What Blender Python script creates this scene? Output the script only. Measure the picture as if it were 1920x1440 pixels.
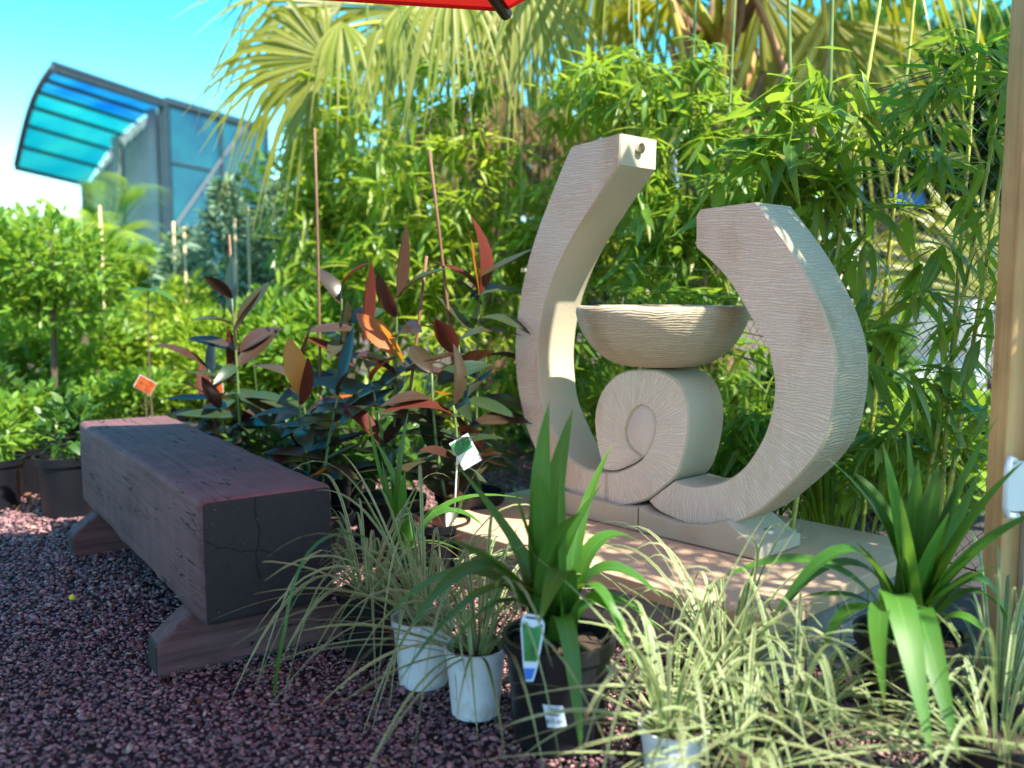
import bpy, bmesh, math, random
import numpy as np
from mathutils import Matrix, Vector
random.seed(7); rng = np.random.default_rng(7)
S = bpy.context.scene
for o in list(bpy.data.objects): bpy.data.objects.remove(o)
COL = S.collection
R = math.radians

# ------------------------------------------------------------------ camera, sky, sun, exposure
FPX, CAMH, YH = 1700.0, 1.0, 553.0
PITCH = math.atan((720 - YH) / FPX)
cam_d = bpy.data.cameras.new('camera'); cam = bpy.data.objects.new('camera', cam_d); COL.objects.link(cam)
cam.location = (0, 0, CAMH); cam.rotation_euler = (math.pi/2 - PITCH, 0, 0)
cam_d.sensor_width = 36; cam_d.lens = 36 * FPX / 1920; cam_d.clip_start = .05; cam_d.clip_end = 2000
cam_d.dof.use_dof = True; cam_d.dof.focus_distance = 2.75; cam_d.dof.aperture_fstop = 1.6
S.camera = cam
SUN_AZ, SUN_EL = 131, 53        # degrees clockwise from the view direction, degrees above the horizon
wd = bpy.data.worlds.new('World'); S.world = wd; wd.use_nodes = True
nt = wd.node_tree; bg = nt.nodes['Background']
sky = nt.nodes.new('ShaderNodeTexSky'); sky.sky_type = 'NISHITA'; sky.sun_disc = False
sky.sun_elevation = R(SUN_EL); sky.sun_rotation = R(SUN_AZ); sky.air_density = 1.0; sky.dust_density = .4; sky.ozone_density = 1.0
hs = nt.nodes.new('ShaderNodeHueSaturation'); hs.inputs['Hue'].default_value = .472; hs.inputs['Saturation'].default_value = 1.55
nt.links.new(sky.outputs[0], hs.inputs['Color']); nt.links.new(hs.outputs[0], bg.inputs['Color'])
bg.inputs['Strength'].default_value = .15
sd = bpy.data.lights.new('sun', 'SUN'); sun = bpy.data.objects.new('sun', sd); COL.objects.link(sun)
sd.energy = 4.7; sd.angle = R(.55); sd.color = (1, .93, .8)
sdir = Vector((math.sin(R(SUN_AZ))*math.cos(R(SUN_EL)), math.cos(R(SUN_AZ))*math.cos(R(SUN_EL)), math.sin(R(SUN_EL))))
sun.rotation_euler = sdir.to_track_quat('Z', 'Y').to_euler(); sun.location = (6, 4, 9)
S.view_settings.view_transform = 'Standard'; S.view_settings.look = 'None'
S.view_settings.exposure = 1.62; S.view_settings.gamma = 1
S.render.engine = 'CYCLES'
S.cycles.max_bounces = 8; S.cycles.transmission_bounces = 6; S.cycles.diffuse_bounces = 5
S.cycles.sample_clamp_indirect = 6

# ------------------------------------------------------------------ helpers
def ray(x, y):
    a = (x - 960) / FPX; b = -(y - 720) / FPX
    return np.array([a, math.cos(PITCH) + b*math.sin(PITCH), -math.sin(PITCH) + b*math.cos(PITCH)])
CAM = np.array([0, 0, CAMH])
def G(x, y, z=0): d = ray(x, y); return CAM + d*((z-CAMH)/d[2])
def D(x, y, Y): d = ray(x, y); return CAM + d*(Y/d[1])
def px(p):
    q = np.asarray(p, float) - CAM
    c, s_ = math.cos(PITCH), math.sin(PITCH)
    dep = q[..., 1]*c - q[..., 2]*s_; up = q[..., 1]*s_ + q[..., 2]*c
    dep = np.where(dep < .05, .05, dep)
    return 960 + FPX*q[..., 0]/dep, 720 - FPX*up/dep, dep
def nrm(v): v = np.asarray(v, float); return v/(np.linalg.norm(v, axis=-1, keepdims=True)+1e-12)

def make_mesh(name, V, F, uv=None, smooth=False):
    """V (n,3); F either an (k,m) array or list of index lists; uv (n,2) per vertex"""
    me = bpy.data.meshes.new(name)
    V = np.asarray(V, np.float32)
    if isinstance(F, np.ndarray):
        k, m = F.shape
        me.vertices.add(len(V)); me.vertices.foreach_set('co', V.ravel())
        me.loops.add(k*m); me.loops.foreach_set('vertex_index', F.astype(np.int32).ravel())
        me.polygons.add(k); me.polygons.foreach_set('loop_start', np.arange(0, k*m, m, dtype=np.int32))
        me.update(calc_edges=True); me.validate()
    else:
        me.from_pydata([tuple(v) for v in V], [], [tuple(int(i) for i in f) for f in F]); me.update()
    if uv is not None:
        l = me.uv_layers.new(name='UVMap'); vi = np.empty(len(me.loops), np.int32); me.loops.foreach_get('vertex_index', vi)
        l.data.foreach_set('uv', np.asarray(uv, np.float32)[vi].ravel())
    if smooth: me.polygons.foreach_set('use_smooth', np.ones(len(me.polygons), bool))
    return me
WM = {}
def link(name, me, mat=None, parent=None, M=None):
    o = bpy.data.objects.new(name, me); COL.objects.link(o)
    if me is not None and mat is not None:
        for m in (mat if isinstance(mat, (list, tuple)) else [mat]):
            if m.name not in [q.name for q in me.materials if q]: me.materials.append(m)
    M = M if M is not None else Matrix.Identity(4)
    WM[o.name] = M
    if parent is not None:
        o.parent = parent; o.matrix_parent_inverse = WM[parent.name].inverted()
    o.matrix_basis = M
    return o
def tag(o, label, cat, group=None):
    o['label'] = label; o['category'] = cat
    if group: o['group'] = group
    return o
def thing(name, label, cat, loc, group=None):
    return tag(link(name, None, None, None, Matrix.Translation(Vector([float(c) for c in loc]))), label, cat, group)
def struct(o): o['kind'] = 'structure'; return o
def stuff(o): o['kind'] = 'stuff'; return o

class MB:
    """collects boxes, tubes, polygons into one mesh"""
    def __init__(s): s.v = []; s.f = []; s.n = 0; s.m = []; s.mi = 0
    def add(s, V, F):
        s.v += [tuple(map(float, p)) for p in V]; s.f += [tuple(int(i)+s.n for i in f) for f in F]; s.m += [s.mi]*len(F); s.n += len(V); return s
    def box(s, c, sz, ax=None):
        ax = np.eye(3) if ax is None else np.asarray(ax, float)
        V = [np.asarray(c) + sum(ax[i]*sz[i]*.5*sg[i] for i in range(3)) for sg in [(-1,-1,-1),(1,-1,-1),(1,1,-1),(-1,1,-1),(-1,-1,1),(1,-1,1),(1,1,1),(-1,1,1)]]
        return s.add(V, [(0,3,2,1),(4,5,6,7),(0,1,5,4),(1,2,6,5),(2,3,7,6),(3,0,4,7)])
    def tube(s, pts, rad, seg=8, cap=True):
        pts = np.asarray(pts, float); n = len(pts); rad = np.broadcast_to(rad, (n,))
        T = nrm(np.gradient(pts, axis=0)); ref = np.array([0, 0, 1.]) if abs(T[0][2]) < .9 else np.array([1., 0, 0])
        V = []; A = nrm(np.cross(T[0], ref))
        for i in range(n):
            A = nrm(A - T[i]*np.dot(A, T[i])); B = np.cross(T[i], A)
            for k in range(seg):
                a = 2*math.pi*k/seg; V.append(pts[i] + rad[i]*(math.cos(a)*A + math.sin(a)*B))
        F = [(i*seg+k, i*seg+(k+1) % seg, (i+1)*seg+(k+1) % seg, (i+1)*seg+k) for i in range(n-1) for k in range(seg)]
        if cap: F += [tuple(range(seg))[::-1], tuple((n-1)*seg+k for k in range(seg))]
        return s.add(V, F)
    def lathe(s, prof, c, seg=32):
        prof = list(prof); n = len(prof); V = []
        for r, z in prof:
            for k in range(seg): a = 2*math.pi*k/seg; V.append((c[0]+r*math.cos(a), c[1]+r*math.sin(a), c[2]+z))
        F = [(i*seg+k, i*seg+(k+1) % seg, (i+1)*seg+(k+1) % seg, (i+1)*seg+k) for i in range(n-1) for k in range(seg)]
        return s.add(V, F)
    def build(s, name, mat, parent=None, M=None, smooth=False, bevel=0, seg=2):
        me = make_mesh(name, s.v, s.f)
        mats = mat if isinstance(mat, (list, tuple)) else [mat]
        for m in mats: me.materials.append(m)
        if len(mats) > 1: me.polygons.foreach_set('material_index', s.m)
        if bevel:
            bm = bmesh.new(); bm.from_mesh(me)
            es = [e for e in bm.edges if len(e.link_faces) == 2 and e.calc_face_angle(0) > .5]
            bmesh.ops.bevel(bm, geom=es, offset=bevel, segments=seg, affect='EDGES', profile=.5); bm.to_mesh(me); bm.free()
        if smooth is True: me.polygons.foreach_set('use_smooth', np.ones(len(me.polygons), bool))
        elif smooth:
            me.polygons.foreach_set('use_smooth', np.ones(len(me.polygons), bool)); me.set_sharp_from_angle(angle=smooth)
        return link(name, me, None, parent, M)

# ------------------------------------------------------------------ materials
def newmat(name):
    m = bpy.data.materials.new(name); m.use_nodes = True; nt = m.node_tree
    return m, nt, nt.nodes['Principled BSDF'], nt.nodes['Material Output']
def N(nt, t, **kw):
    n = nt.nodes.new(t)
    for k, v in kw.items():
        if k in n.inputs: n.inputs[k].default_value = v
        else: setattr(n, k, v)
    return n
def ramp(nt, src, stops):
    r = nt.nodes.new('ShaderNodeValToRGB'); e = r.color_ramp.elements
    while len(e) < len(stops): e.new(.5)
    for q, (p, c) in zip(e, stops): q.position = p; q.color = (*c, 1) if len(c) == 3 else c
    nt.links.new(src, r.inputs[0]); return r.outputs[0]
def mth(nt, op, a, b=None, clamp=False):
    n = nt.nodes.new('ShaderNodeMath'); n.operation = op; n.use_clamp = clamp
    for i, v in enumerate((a, b)):
        if v is None: continue
        if isinstance(v, (int, float)): n.inputs[i].default_value = v
        else: nt.links.new(v, n.inputs[i])
    return n.outputs[0]
def mixc(nt, fac, a, b, mode='MIX'):
    n = nt.nodes.new('ShaderNodeMix'); n.data_type = 'RGBA'; n.blend_type = mode
    for s, v in ((n.inputs[0], fac), (n.inputs[6], a), (n.inputs[7], b)):
        if isinstance(v, (int, float)): s.default_value = v
        elif isinstance(v, tuple): s.default_value = (*v, 1) if len(v) == 3 else v
        else: nt.links.new(v, s)
    return n.outputs[2]
def coords(nt, kind='Object', scale=(1, 1, 1), rot=(0, 0, 0)):
    tc = nt.nodes.new('ShaderNodeTexCoord'); mp = nt.nodes.new('ShaderNodeMapping')
    mp.inputs['Scale'].default_value = scale; mp.inputs['Rotation'].default_value = rot
    nt.links.new(tc.outputs[kind], mp.inputs[0]); return mp.outputs[0]
def noise(nt, vec, scale, detail=4, rough=.55, out=0):
    n = N(nt, 'ShaderNodeTexNoise', Scale=scale, Detail=detail, Roughness=rough); nt.links.new(vec, n.inputs['Vector']); return n.outputs[out]
def bump(nt, bsdf, h, strength=.4, dist=.01, prev=None):
    b = N(nt, 'ShaderNodeBump', Strength=strength, Distance=dist); nt.links.new(h, b.inputs['Height'])
    if prev is not None: nt.links.new(prev, b.inputs['Normal'])
    nt.links.new(b.outputs[0], bsdf.inputs['Normal']); return b.outputs[0]

def plain(name, col, rough=.6, var=.15, nscale=6, metal=0, bs=.15, spec=.5):
    m, nt, b, _ = newmat(name); v = coords(nt)
    f = noise(nt, v, nscale, 5)
    c = ramp(nt, f, [(.25, tuple(x*(1-var) for x in col)), (.75, tuple(min(1, x*(1+var)) for x in col))])
    nt.links.new(c, b.inputs['Base Color']); b.inputs['Roughness'].default_value = rough; b.inputs['Metallic'].default_value = metal
    b.inputs['Specular IOR Level'].default_value = spec
    if bs: bump(nt, b, noise(nt, v, nscale*8, 4), bs, .003)
    return m

def leaf_mat(name, cols, trans, rough=.42, tw=.35, back=None, margin=None, vein=.12, tipc=None, spec=.5):
    m, nt, b, out = newmat(name)
    geo = nt.nodes.new('ShaderNodeNewGeometry'); oi = nt.nodes.new('ShaderNodeObjectInfo')
    rnd = mth(nt, 'FRACT', mth(nt, 'ADD', geo.outputs['Random Per Island'], oi.outputs['Random']))
    k = len(cols)
    c = ramp(nt, rnd, [(i/(k-1), q) for i, q in enumerate(cols)])
    uv = nt.nodes.new('ShaderNodeTexCoord'); sep = nt.nodes.new('ShaderNodeSeparateXYZ'); nt.links.new(uv.outputs['UV'], sep.inputs[0])
    w = mth(nt, 'ABSOLUTE', mth(nt, 'SUBTRACT', sep.outputs[0], .5))
    if vein:
        st = mth(nt, 'SINE', mth(nt, 'MULTIPLY', sep.outputs[0], 70))
        c = mixc(nt, mth(nt, 'MULTIPLY', mth(nt, 'ADD', st, 1), vein*.5), c, (.75, .85, .45), 'MIX') if False else mixc(nt, mth(nt, 'MULTIPLY', mth(nt, 'ADD', st, 1), vein), c, (0, .01, 0))
        c = mixc(nt, mth(nt, 'MULTIPLY', mth(nt, 'LESS_THAN', w, .025), .35), c, tuple(min(1, x*1.6+.03) for x in cols[-1]))
    if margin is not None:
        stripes = mth(nt, 'GREATER_THAN', mth(nt, 'ADD', w, mth(nt, 'MULTIPLY', mth(nt, 'SINE', mth(nt, 'MULTIPLY', rnd, 40)), .07)), .27)
        c = mixc(nt, stripes, c, margin)
    if tipc is not None:
        c = mixc(nt, mth(nt, 'MULTIPLY', mth(nt, 'SUBTRACT', sep.outputs[1], .93, True), 10, True), c, tipc)
    v = coords(nt, 'Object'); blot = noise(nt, v, 25, 3)
    c = mixc(nt, mth(nt, 'MULTIPLY', blot, .35), c, tuple(x*.6 for x in cols[0]))
    cb = c
    if back is not None: cb = mixc(nt, geo.outputs['Backfacing'], c, back)
    nt.links.new(cb, b.inputs['Base Color']); b.inputs['Roughness'].default_value = rough; b.inputs['Specular IOR Level'].default_value = spec
    t = nt.nodes.new('ShaderNodeBsdfTranslucent'); nt.links.new(mixc(nt, .55, c, trans), t.inputs['Color'])
    mx = nt.nodes.new('ShaderNodeMixShader'); mx.inputs[0].default_value = tw
    nt.links.new(b.outputs[0], mx.inputs[1]); nt.links.new(t.outputs[0], mx.inputs[2]); nt.links.new(mx.outputs[0], out.inputs['Surface'])
    return m

M = {}
M['bamboo'] = leaf_mat('bamboo_leaf', [(.06,.15,.018), (.10,.22,.022), (.13,.27,.025), (.17,.32,.03), (.22,.37,.035), (.34,.33,.06)], (.5,.68,.05), .4, .45)
M['bamboo_lime'] = leaf_mat('lime_bamboo_leaf', [(.12,.23,.015), (.2,.34,.02), (.26,.4,.03), (.34,.46,.04), (.42,.42,.08)], (.65,.78,.06), .42, .48)
M['palm'] = leaf_mat('palm_leaf', [(.18,.19,.012), (.25,.26,.018), (.31,.31,.025)], (.7,.62,.03), .4, .42, tipc=(.45,.36,.16))
M['palm_pale'] = leaf_mat('pale_palm_tip', [(.22,.27,.025), (.3,.33,.04), (.4,.38,.09)], (.66,.66,.07), .45, .42, tipc=(.5,.42,.25))
M['palm_dry'] = leaf_mat('dry_palm_leaf', [(.16,.09,.04), (.25,.15,.06), (.34,.22,.09)], (.5,.3,.1), .7, .3)
M['strap'] = leaf_mat('strap_leaf', [(.035,.14,.014), (.055,.19,.018), (.09,.25,.025)], (.32,.58,.05), .5, .32, vein=.16, tipc=(.3,.26,.1))
M['grass'] = leaf_mat('variegated_blade', [(.075,.16,.035), (.11,.21,.045), (.16,.26,.06)], (.5,.62,.2), .5, .3, margin=(.52,.54,.31), vein=0, tipc=(.5,.36,.2))
M['dark'] = leaf_mat('dark_ginger_leaf', [(.02,.042,.018), (.03,.06,.024), (.04,.055,.026), (.055,.035,.022), (.06,.02,.018)], (.32,.08,.02), .3, .10, back=(.045,.014,.014), vein=.1, spec=.5)
M['red'] = leaf_mat('young_red_leaf', [(.07,.016,.012), (.13,.022,.013), (.06,.025,.014)], (.5,.07,.03), .55, .22, vein=.1, spec=.2)
M['orange'] = leaf_mat('yellowing_leaf', [(.55,.2,.02), (.6,.3,.03), (.5,.09,.02)], (.8,.35,.03), .45, .35, vein=.1)
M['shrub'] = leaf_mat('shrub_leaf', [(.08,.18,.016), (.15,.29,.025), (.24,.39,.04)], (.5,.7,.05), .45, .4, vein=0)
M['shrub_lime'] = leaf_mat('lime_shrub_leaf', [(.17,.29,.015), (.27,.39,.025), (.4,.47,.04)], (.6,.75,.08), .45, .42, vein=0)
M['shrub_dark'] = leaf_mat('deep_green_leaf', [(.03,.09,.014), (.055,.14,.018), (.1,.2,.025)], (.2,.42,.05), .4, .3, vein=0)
M['conifer'] = leaf_mat('blue_conifer_spray', [(.17,.28,.17), (.24,.36,.22), (.32,.43,.27)], (.4,.58,.35), .6, .35, vein=0)
M['stem_g'] = plain('green_stem', (.10,.16,.04), .5, .3, 20)
M['culm'] = plain('yellow_culm', (.36,.36,.05), .35, .3, 14)
M['culm_g'] = plain('green_culm', (.14,.2,.04), .4, .3, 14)
M['stem_b'] = plain('brown_stem', (.11,.07,.045), .8, .35, 18)
M['stake'] = plain('bamboo_stake', (.17,.085,.045), .7, .3, 25)
M['stake_pale'] = plain('pale_cane', (.5,.38,.2), .7, .25, 25)
M['pot_black'] = plain('black_plastic_pot', (.006,.0065,.010), .42, .25, 8, bs=.05)
M['pot_white'] = plain('white_plastic_pot', (.62,.66,.74), .4, .06, 8, bs=.03)
def dirty_pot():
    m, nt, b, _ = newmat('scuffed_white_pot'); v = coords(nt); d1 = noise(nt, v, 11, 6, .7); d2 = noise(nt, coords(nt, 'Object', (1, 1, .25)), 45, 4, .7)
    c = ramp(nt, d1, [(.52, (.66,.69,.74)), (.68, (.5,.46,.42)), (.8, (.28,.22,.18))]); c = mixc(nt, ramp(nt, d2, [(.6, (0,0,0)), (.75, (.5,.5,.5))]), c, (.4,.36,.33))
    nt.links.new(c, b.inputs['Base Color']); b.inputs['Roughness'].default_value = .45; return m
M['pot_white'] = dirty_pot()
M['soil'] = plain('potting_soil', (.05,.03,.02), .95, .5, 40, bs=1)
M['white'] = plain('white_paint', (.78,.78,.76), .5, .05, 5)
M['label_blue'] = plain('pale_blue_label', (.55,.66,.8), .45, .04, 5, bs=0)
M['ink'] = plain('label_ink', (.02,.02,.04), .6, .1, 5, bs=0)
M['blue'] = plain('tag_blue', (.03,.16,.6), .4, .15, 5, bs=0)
M['tag_green'] = plain('tag_picture_green', (.03,.2,.06), .4, .7, 60, bs=0)
M['tag_orange'] = plain('tag_picture_orange', (.38,.07,.01), .4, .85, 70, bs=0)
M['galv'] = plain('galvanised_steel', (.55,.58,.6), .38, .12, 30, metal=.8, bs=.05)
M['wire'] = plain('dark_coated_wire', (.025,.028,.026), .4, .3, 10, metal=.3, bs=0)
M['chrome'] = plain('spout_steel', (.6,.58,.55), .2, .1, 30, metal=1, bs=0)
M['black'] = plain('black_hardware', (.012,.012,.013), .45, .2, 10)
M['steel_dark'] = plain('painted_roof_frame', (.025,.05,.065), .5, .2, 6)

# cast stone of the fountain
def stone_mat(name, base, dark, chis):
    m, nt, b, _ = newmat(name); v = coords(nt)
    big = noise(nt, v, 3.2, 5, .6); fine = noise(nt, v, 160, 3)
    c = ramp(nt, big, [(.3, base), (.55, tuple(x*.93 for x in base)), (.78, dark)])
    c = mixc(nt, .25, c, ramp(nt, fine, [(.3, tuple(x*.6 for x in base)), (.7, base)]))
    if chis:
        tc = nt.nodes.new('ShaderNodeTexCoord'); sp_ = nt.nodes.new('ShaderNodeSeparateXYZ'); nt.links.new(tc.outputs['UV'], sp_.inputs[0])
        def uvn(sx, sy, det):
            mp2 = nt.nodes.new('ShaderNodeMapping'); nt.links.new(tc.outputs['UV'], mp2.inputs[0]); mp2.inputs['Scale'].default_value = (sx, sy, 1); return noise(nt, mp2.outputs[0], 1.0, det, .55)
        ph = mth(nt, 'ADD', mth(nt, 'MULTIPLY', sp_.outputs[1], 2*math.pi/.0085), mth(nt, 'MULTIPLY', uvn(11, 34, 2), 19))
        wv = mth(nt, 'MULTIPLY', mth(nt, 'ADD', mth(nt, 'SINE', ph), 1), .5)
        amp = ramp(nt, uvn(7, 60, 2), [(.35, (.25,.25,.25)), (.6, (1,1,1))])
        wv = mth(nt, 'MULTIPLY', wv, amp)
        h = mth(nt, 'ADD', wv, mth(nt, 'MULTIPLY', fine, .3))
        groove = ramp(nt, wv, [(.0, (.84,.80,.75)), (.5, (1,1,1))])
        c = mixc(nt, .9, c, groove, 'MULTIPLY')
        st_ = ramp(nt, noise(nt, coords(nt, 'Object', (1, 1, .35)), 5, 5, .7), [(.5, (1,1,1)), (.72, (.74,.66,.52))])
        c = mixc(nt, .8, c, st_, 'MULTIPLY')
        bump(nt, b, h, .7, .0026)
    else:
        pit = N(nt, 'ShaderNodeTexVoronoi', Scale=60); nt.links.new(v, pit.inputs['Vector'])
        p = ramp(nt, pit.outputs['Distance'], [(.08, (0,0,0)), (.16, (1,1,1))])
        gate = ramp(nt, noise(nt, v, 14, 2), [(.58, (0,0,0)), (.64, (1,1,1))])
        pp = mixc(nt, gate, (1,1,1), p)
        c = mixc(nt, .6, c, pp, 'MULTIPLY')
        h = mth(nt, 'ADD', pp, mth(nt, 'MULTIPLY', fine, .3)); bump(nt, b, h, .35, .003)
    nt.links.new(c, b.inputs['Base Color']); b.inputs['Roughness'].default_value = .85; b.inputs['Specular IOR Level'].default_value = .25
    return m
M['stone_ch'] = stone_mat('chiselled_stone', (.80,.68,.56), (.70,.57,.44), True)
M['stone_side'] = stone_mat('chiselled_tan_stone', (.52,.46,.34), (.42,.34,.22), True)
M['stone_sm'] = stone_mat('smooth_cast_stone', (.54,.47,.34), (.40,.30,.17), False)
M['stone_oval'] = stone_mat('oval_stone', (.68,.57,.48), (.57,.47,.37), False)
M['slab'] = stone_mat('honed_sandstone', (.66,.45,.29), (.56,.36,.2), False)
M['block'] = stone_mat('grey_paver', (.30,.28,.26), (.20,.18,.16), False)

def wood_mat(name, c0, c1, crack, gs=1.0, crk=True, rough=.75):
    m, nt, b, _ = newmat(name)
    v = coords(nt, 'Object', (1.2*gs, 22*gs, 22*gs)); g = noise(nt, v, 2.2, 7, .65)
    v0 = coords(nt, 'Object'); big = noise(nt, v0, 3, 4)
    c = ramp(nt, g, [(.28, c0), (.7, c1)])
    c = mixc(nt, ramp(nt, big, [(.4, (0,0,0)), (.7, (.6,.6,.6))]), c, tuple(x*1.35 for x in c1))
    h = mth(nt, 'MULTIPLY', g, .5)
    if crk:
        vc = coords(nt, 'Object', (1.5, 24, 24), (0, 0, .03)); n2 = noise(nt, vc, 1.0, 2, .5)
        line = mth(nt, 'ABSOLUTE', mth(nt, 'SUBTRACT', n2, .5))
        vm = noise(nt, v0, 5.5, 2); thr = mth(nt, 'MULTIPLY', mth(nt, 'SUBTRACT', vm, .44, True), .055)
        isc = mth(nt, 'LESS_THAN', line, thr)
        tcn = nt.nodes.new('ShaderNodeTexCoord'); sn = nt.nodes.new('ShaderNodeSeparateXYZ'); nt.links.new(tcn.outputs['Normal'], sn.inputs[0])
        end = mth(nt, 'GREATER_THAN', mth(nt, 'ABSOLUTE', sn.outputs[0]), .75); notend = mth(nt, 'SUBTRACT', 1, end)
        so = nt.nodes.new('ShaderNodeSeparateXYZ'); nt.links.new(tcn.outputs['Object'], so.inputs[0])
        wob = mth(nt, 'MULTIPLY', mth(nt, 'SUBTRACT', noise(nt, v0, 14, 2), .5), .05)
        s1 = mth(nt, 'LESS_THAN', mth(nt, 'ABSOLUTE', mth(nt, 'ADD', mth(nt, 'SUBTRACT', so.outputs[1], .035), wob)), .003)
        s1 = mth(nt, 'MULTIPLY', s1, mth(nt, 'GREATER_THAN', so.outputs[2], -.06))
        s2 = mth(nt, 'LESS_THAN', mth(nt, 'ABSOLUTE', mth(nt, 'ADD', mth(nt, 'SUBTRACT', so.outputs[2], mth(nt, 'MULTIPLY', so.outputs[1], .35)), wob)), .0022)
        s2 = mth(nt, 'MULTIPLY', s2, mth(nt, 'GREATER_THAN', so.outputs[1], -.02))
        c = mixc(nt, end, c, mixc(nt, g, (.012,.010,.012), (.03,.024,.027)))  # end faces: darker end grain, with their shade painted in as well
        isc = mth(nt, 'ADD', mth(nt, 'MULTIPLY', isc, notend), mth(nt, 'MULTIPLY', mth(nt, 'ADD', s1, s2, True), end), True)
        c = mixc(nt, isc, c, crack)
        h = mth(nt, 'SUBTRACT', h, mth(nt, 'MULTIPLY', isc, 1.5))
    sv = coords(nt, 'Object', (14, 60, 60), (0, .6, .3)); sc = noise(nt, sv, 1.2, 2)
    isw = mth(nt, 'MULTIPLY', mth(nt, 'GREATER_THAN', sc, .74), .35)
    c = mixc(nt, isw, c, tuple(x*2.2 for x in c1))
    nt.links.new(c, b.inputs['Base Color']); b.inputs['Roughness'].default_value = rough; b.inputs['Specular IOR Level'].default_value = .35
    bump(nt, b, h, .55, .006); return m
M['beam'] = wood_mat('weathered_dark_timber', (.05,.024,.027), (.15,.074,.078), (.008,.006,.006))
M['pine'] = wood_mat('treated_pine', (.36,.18,.065), (.68,.42,.18), (.2,.1,.04), .45, False, .65)

# gravel stones and soil
def gravel_mat():
    m, nt, b, _ = newmat('dark_gravel'); geo = nt.nodes.new('ShaderNodeNewGeometry')
    c = ramp(nt, geo.outputs['Random Per Island'], [(0, (.06,.035,.042)), (.3, (.155,.08,.09)), (.6, (.25,.12,.13)), (.85, (.33,.165,.165)), (.95, (.32,.18,.15)), (1, (.42,.31,.25))])
    nt.links.new(c, b.inputs['Base Color']); b.inputs['Roughness'].default_value = .55
    bump(nt, b, noise(nt, coords(nt), 300, 2), .25, .002); return m
M['gravel'] = gravel_mat()
M['gravel_bed'] = plain('gravel_bed', (.045,.034,.036), .95, .5, 90, bs=1)
M['ground'] = plain('mulched_soil', (.10,.06,.038), .95, .5, 12, bs=1)
M['chip'] = plain('bark_chip', (.20,.085,.04), .9, .5, 30)

# ------------------------------------------------------------------ leaf geometry
LP = [0, .3, .68, 1]
def leaf_proto(wid=.16, peak=.35, droop=.18, fold=.12, rows=(0, .18, .4, .65, .85, 1), low=False):
    """unit leaf along +Y, normal +Z; returns verts, faces, uv"""
    if low: rows = (0, .33, .7, 1)
    V = []; uv = []; F = []; n = len(rows)
    for i, t in enumerate(rows):
        a = t**(math.log(.5)/math.log(peak)); w = wid*.5*math.sin(math.pi*min(max(a, 0), 1))**.8 if 0 < t < 1 else 0
        y = t*(1-.12*droop*t); z = -droop*t*t
        if i in (0, n-1):
            V.append((0, y, z)); uv.append((.5, t))
        else:
            V += [(-w, y, z+fold*w*1.5), (0, y, z), (w, y, z+fold*w*1.5)]; uv += [(0, t), (.5, t), (1, t)]
    F += [(0, 2, 1), (0, 3, 2)]
    for i in range(1, n-2):
        b = 1+(i-1)*3; F += [(b, b+1, b+4, b+3), (b+1, b+2, b+5, b+4)]
    b = 1+(n-3)*3; e = len(V)-1; F += [(b, b+1, e), (b+1, b+2, e)]
    return np.array(V), F, np.array(uv)
def tri(F):
    T = []
    for f in F:
        T.append(f[:3])
        if len(f) == 4: T.append((f[0], f[2], f[3]))
    return np.array(T)
def frames(d, up):
    y = nrm(d); x = nrm(np.cross(y, up)); z = np.cross(x, y); return x, y, z
def foliage(name, protos, P, d, up, L, mat, parent, W=1.0):
    """one mesh of many leaves; L lengths, W width factor"""
    P = np.asarray(P); k = len(P)
    x, y, z = frames(d, up); Vs = []; Fs = []; Us = []; off = 0
    idx = np.arange(k) % len(protos)
    for j, (pv, pf, pu) in enumerate(protos):
        s = idx == j
        if not s.any(): continue
        l = np.asarray(L)[s][:, None, None]
        V = P[s][:, None, :] + l*(pv[None, :, 0:1]*W*x[s][:, None, :] + pv[None, :, 1:2]*y[s][:, None, :] + pv[None, :, 2:3]*z[s][:, None, :])
        m = len(pv); T = tri(pf); q = s.sum()
        Fs.append((T[None] + (np.arange(q)*m)[:, None, None]).reshape(-1, 3) + off); off += q*m
        Vs.append(V.reshape(-1, 3)); Us.append(np.tile(pu, (q, 1)))
    return stuff(link(name, make_mesh(name, np.concatenate(Vs), np.concatenate(Fs), np.concatenate(Us), True), mat, parent))
def leaf_meshes(name, protos, mat):
    r = []
    for v, f, u in protos:
        me = make_mesh(name, v, f, u, True); me.materials.append(mat); r.append(me)
    return r
def leaf_objects(name, meshes, P, d, up, L, parent):
    x, y, z = frames(d, up)
    for i in range(len(P)):
        l = float(L[i]); Mx = Matrix(((x[i][0]*l, y[i][0]*l, z[i][0]*l, P[i][0]), (x[i][1]*l, y[i][1]*l, z[i][1]*l, P[i][1]), (x[i][2]*l, y[i][2]*l, z[i][2]*l, P[i][2]), (0, 0, 0, 1)))
        link(name, meshes[i % len(meshes)], None, parent, Mx)
BAM_HI = [leaf_proto(w, p, d, .15) for w, p, d in ((.16,.34,.12), (.19,.36,.25), (.14,.32,.4), (.21,.38,.05))]
BAM_LO = [leaf_proto(w, p, d, .15, low=True) for w, p, d in ((.16,.34,.12), (.2,.36,.3), (.14,.32,.45))]
SHR_LO = [leaf_proto(w, .45, d, .2, low=True) for w, d in ((.42,.1), (.5,.3), (.36,-.1))]
GIN = [leaf_proto(w, p, d, .22, (0, .06, .15, .3, .45, .6, .75, .88, .96, 1)) for w, p, d in ((.36,.45,.15), (.40,.48,.35), (.32,.42,-.05), (.37,.5,.55))]
CON = [leaf_proto(.28, .5, d, .1, low=True) for d in (.1, .4)]

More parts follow.
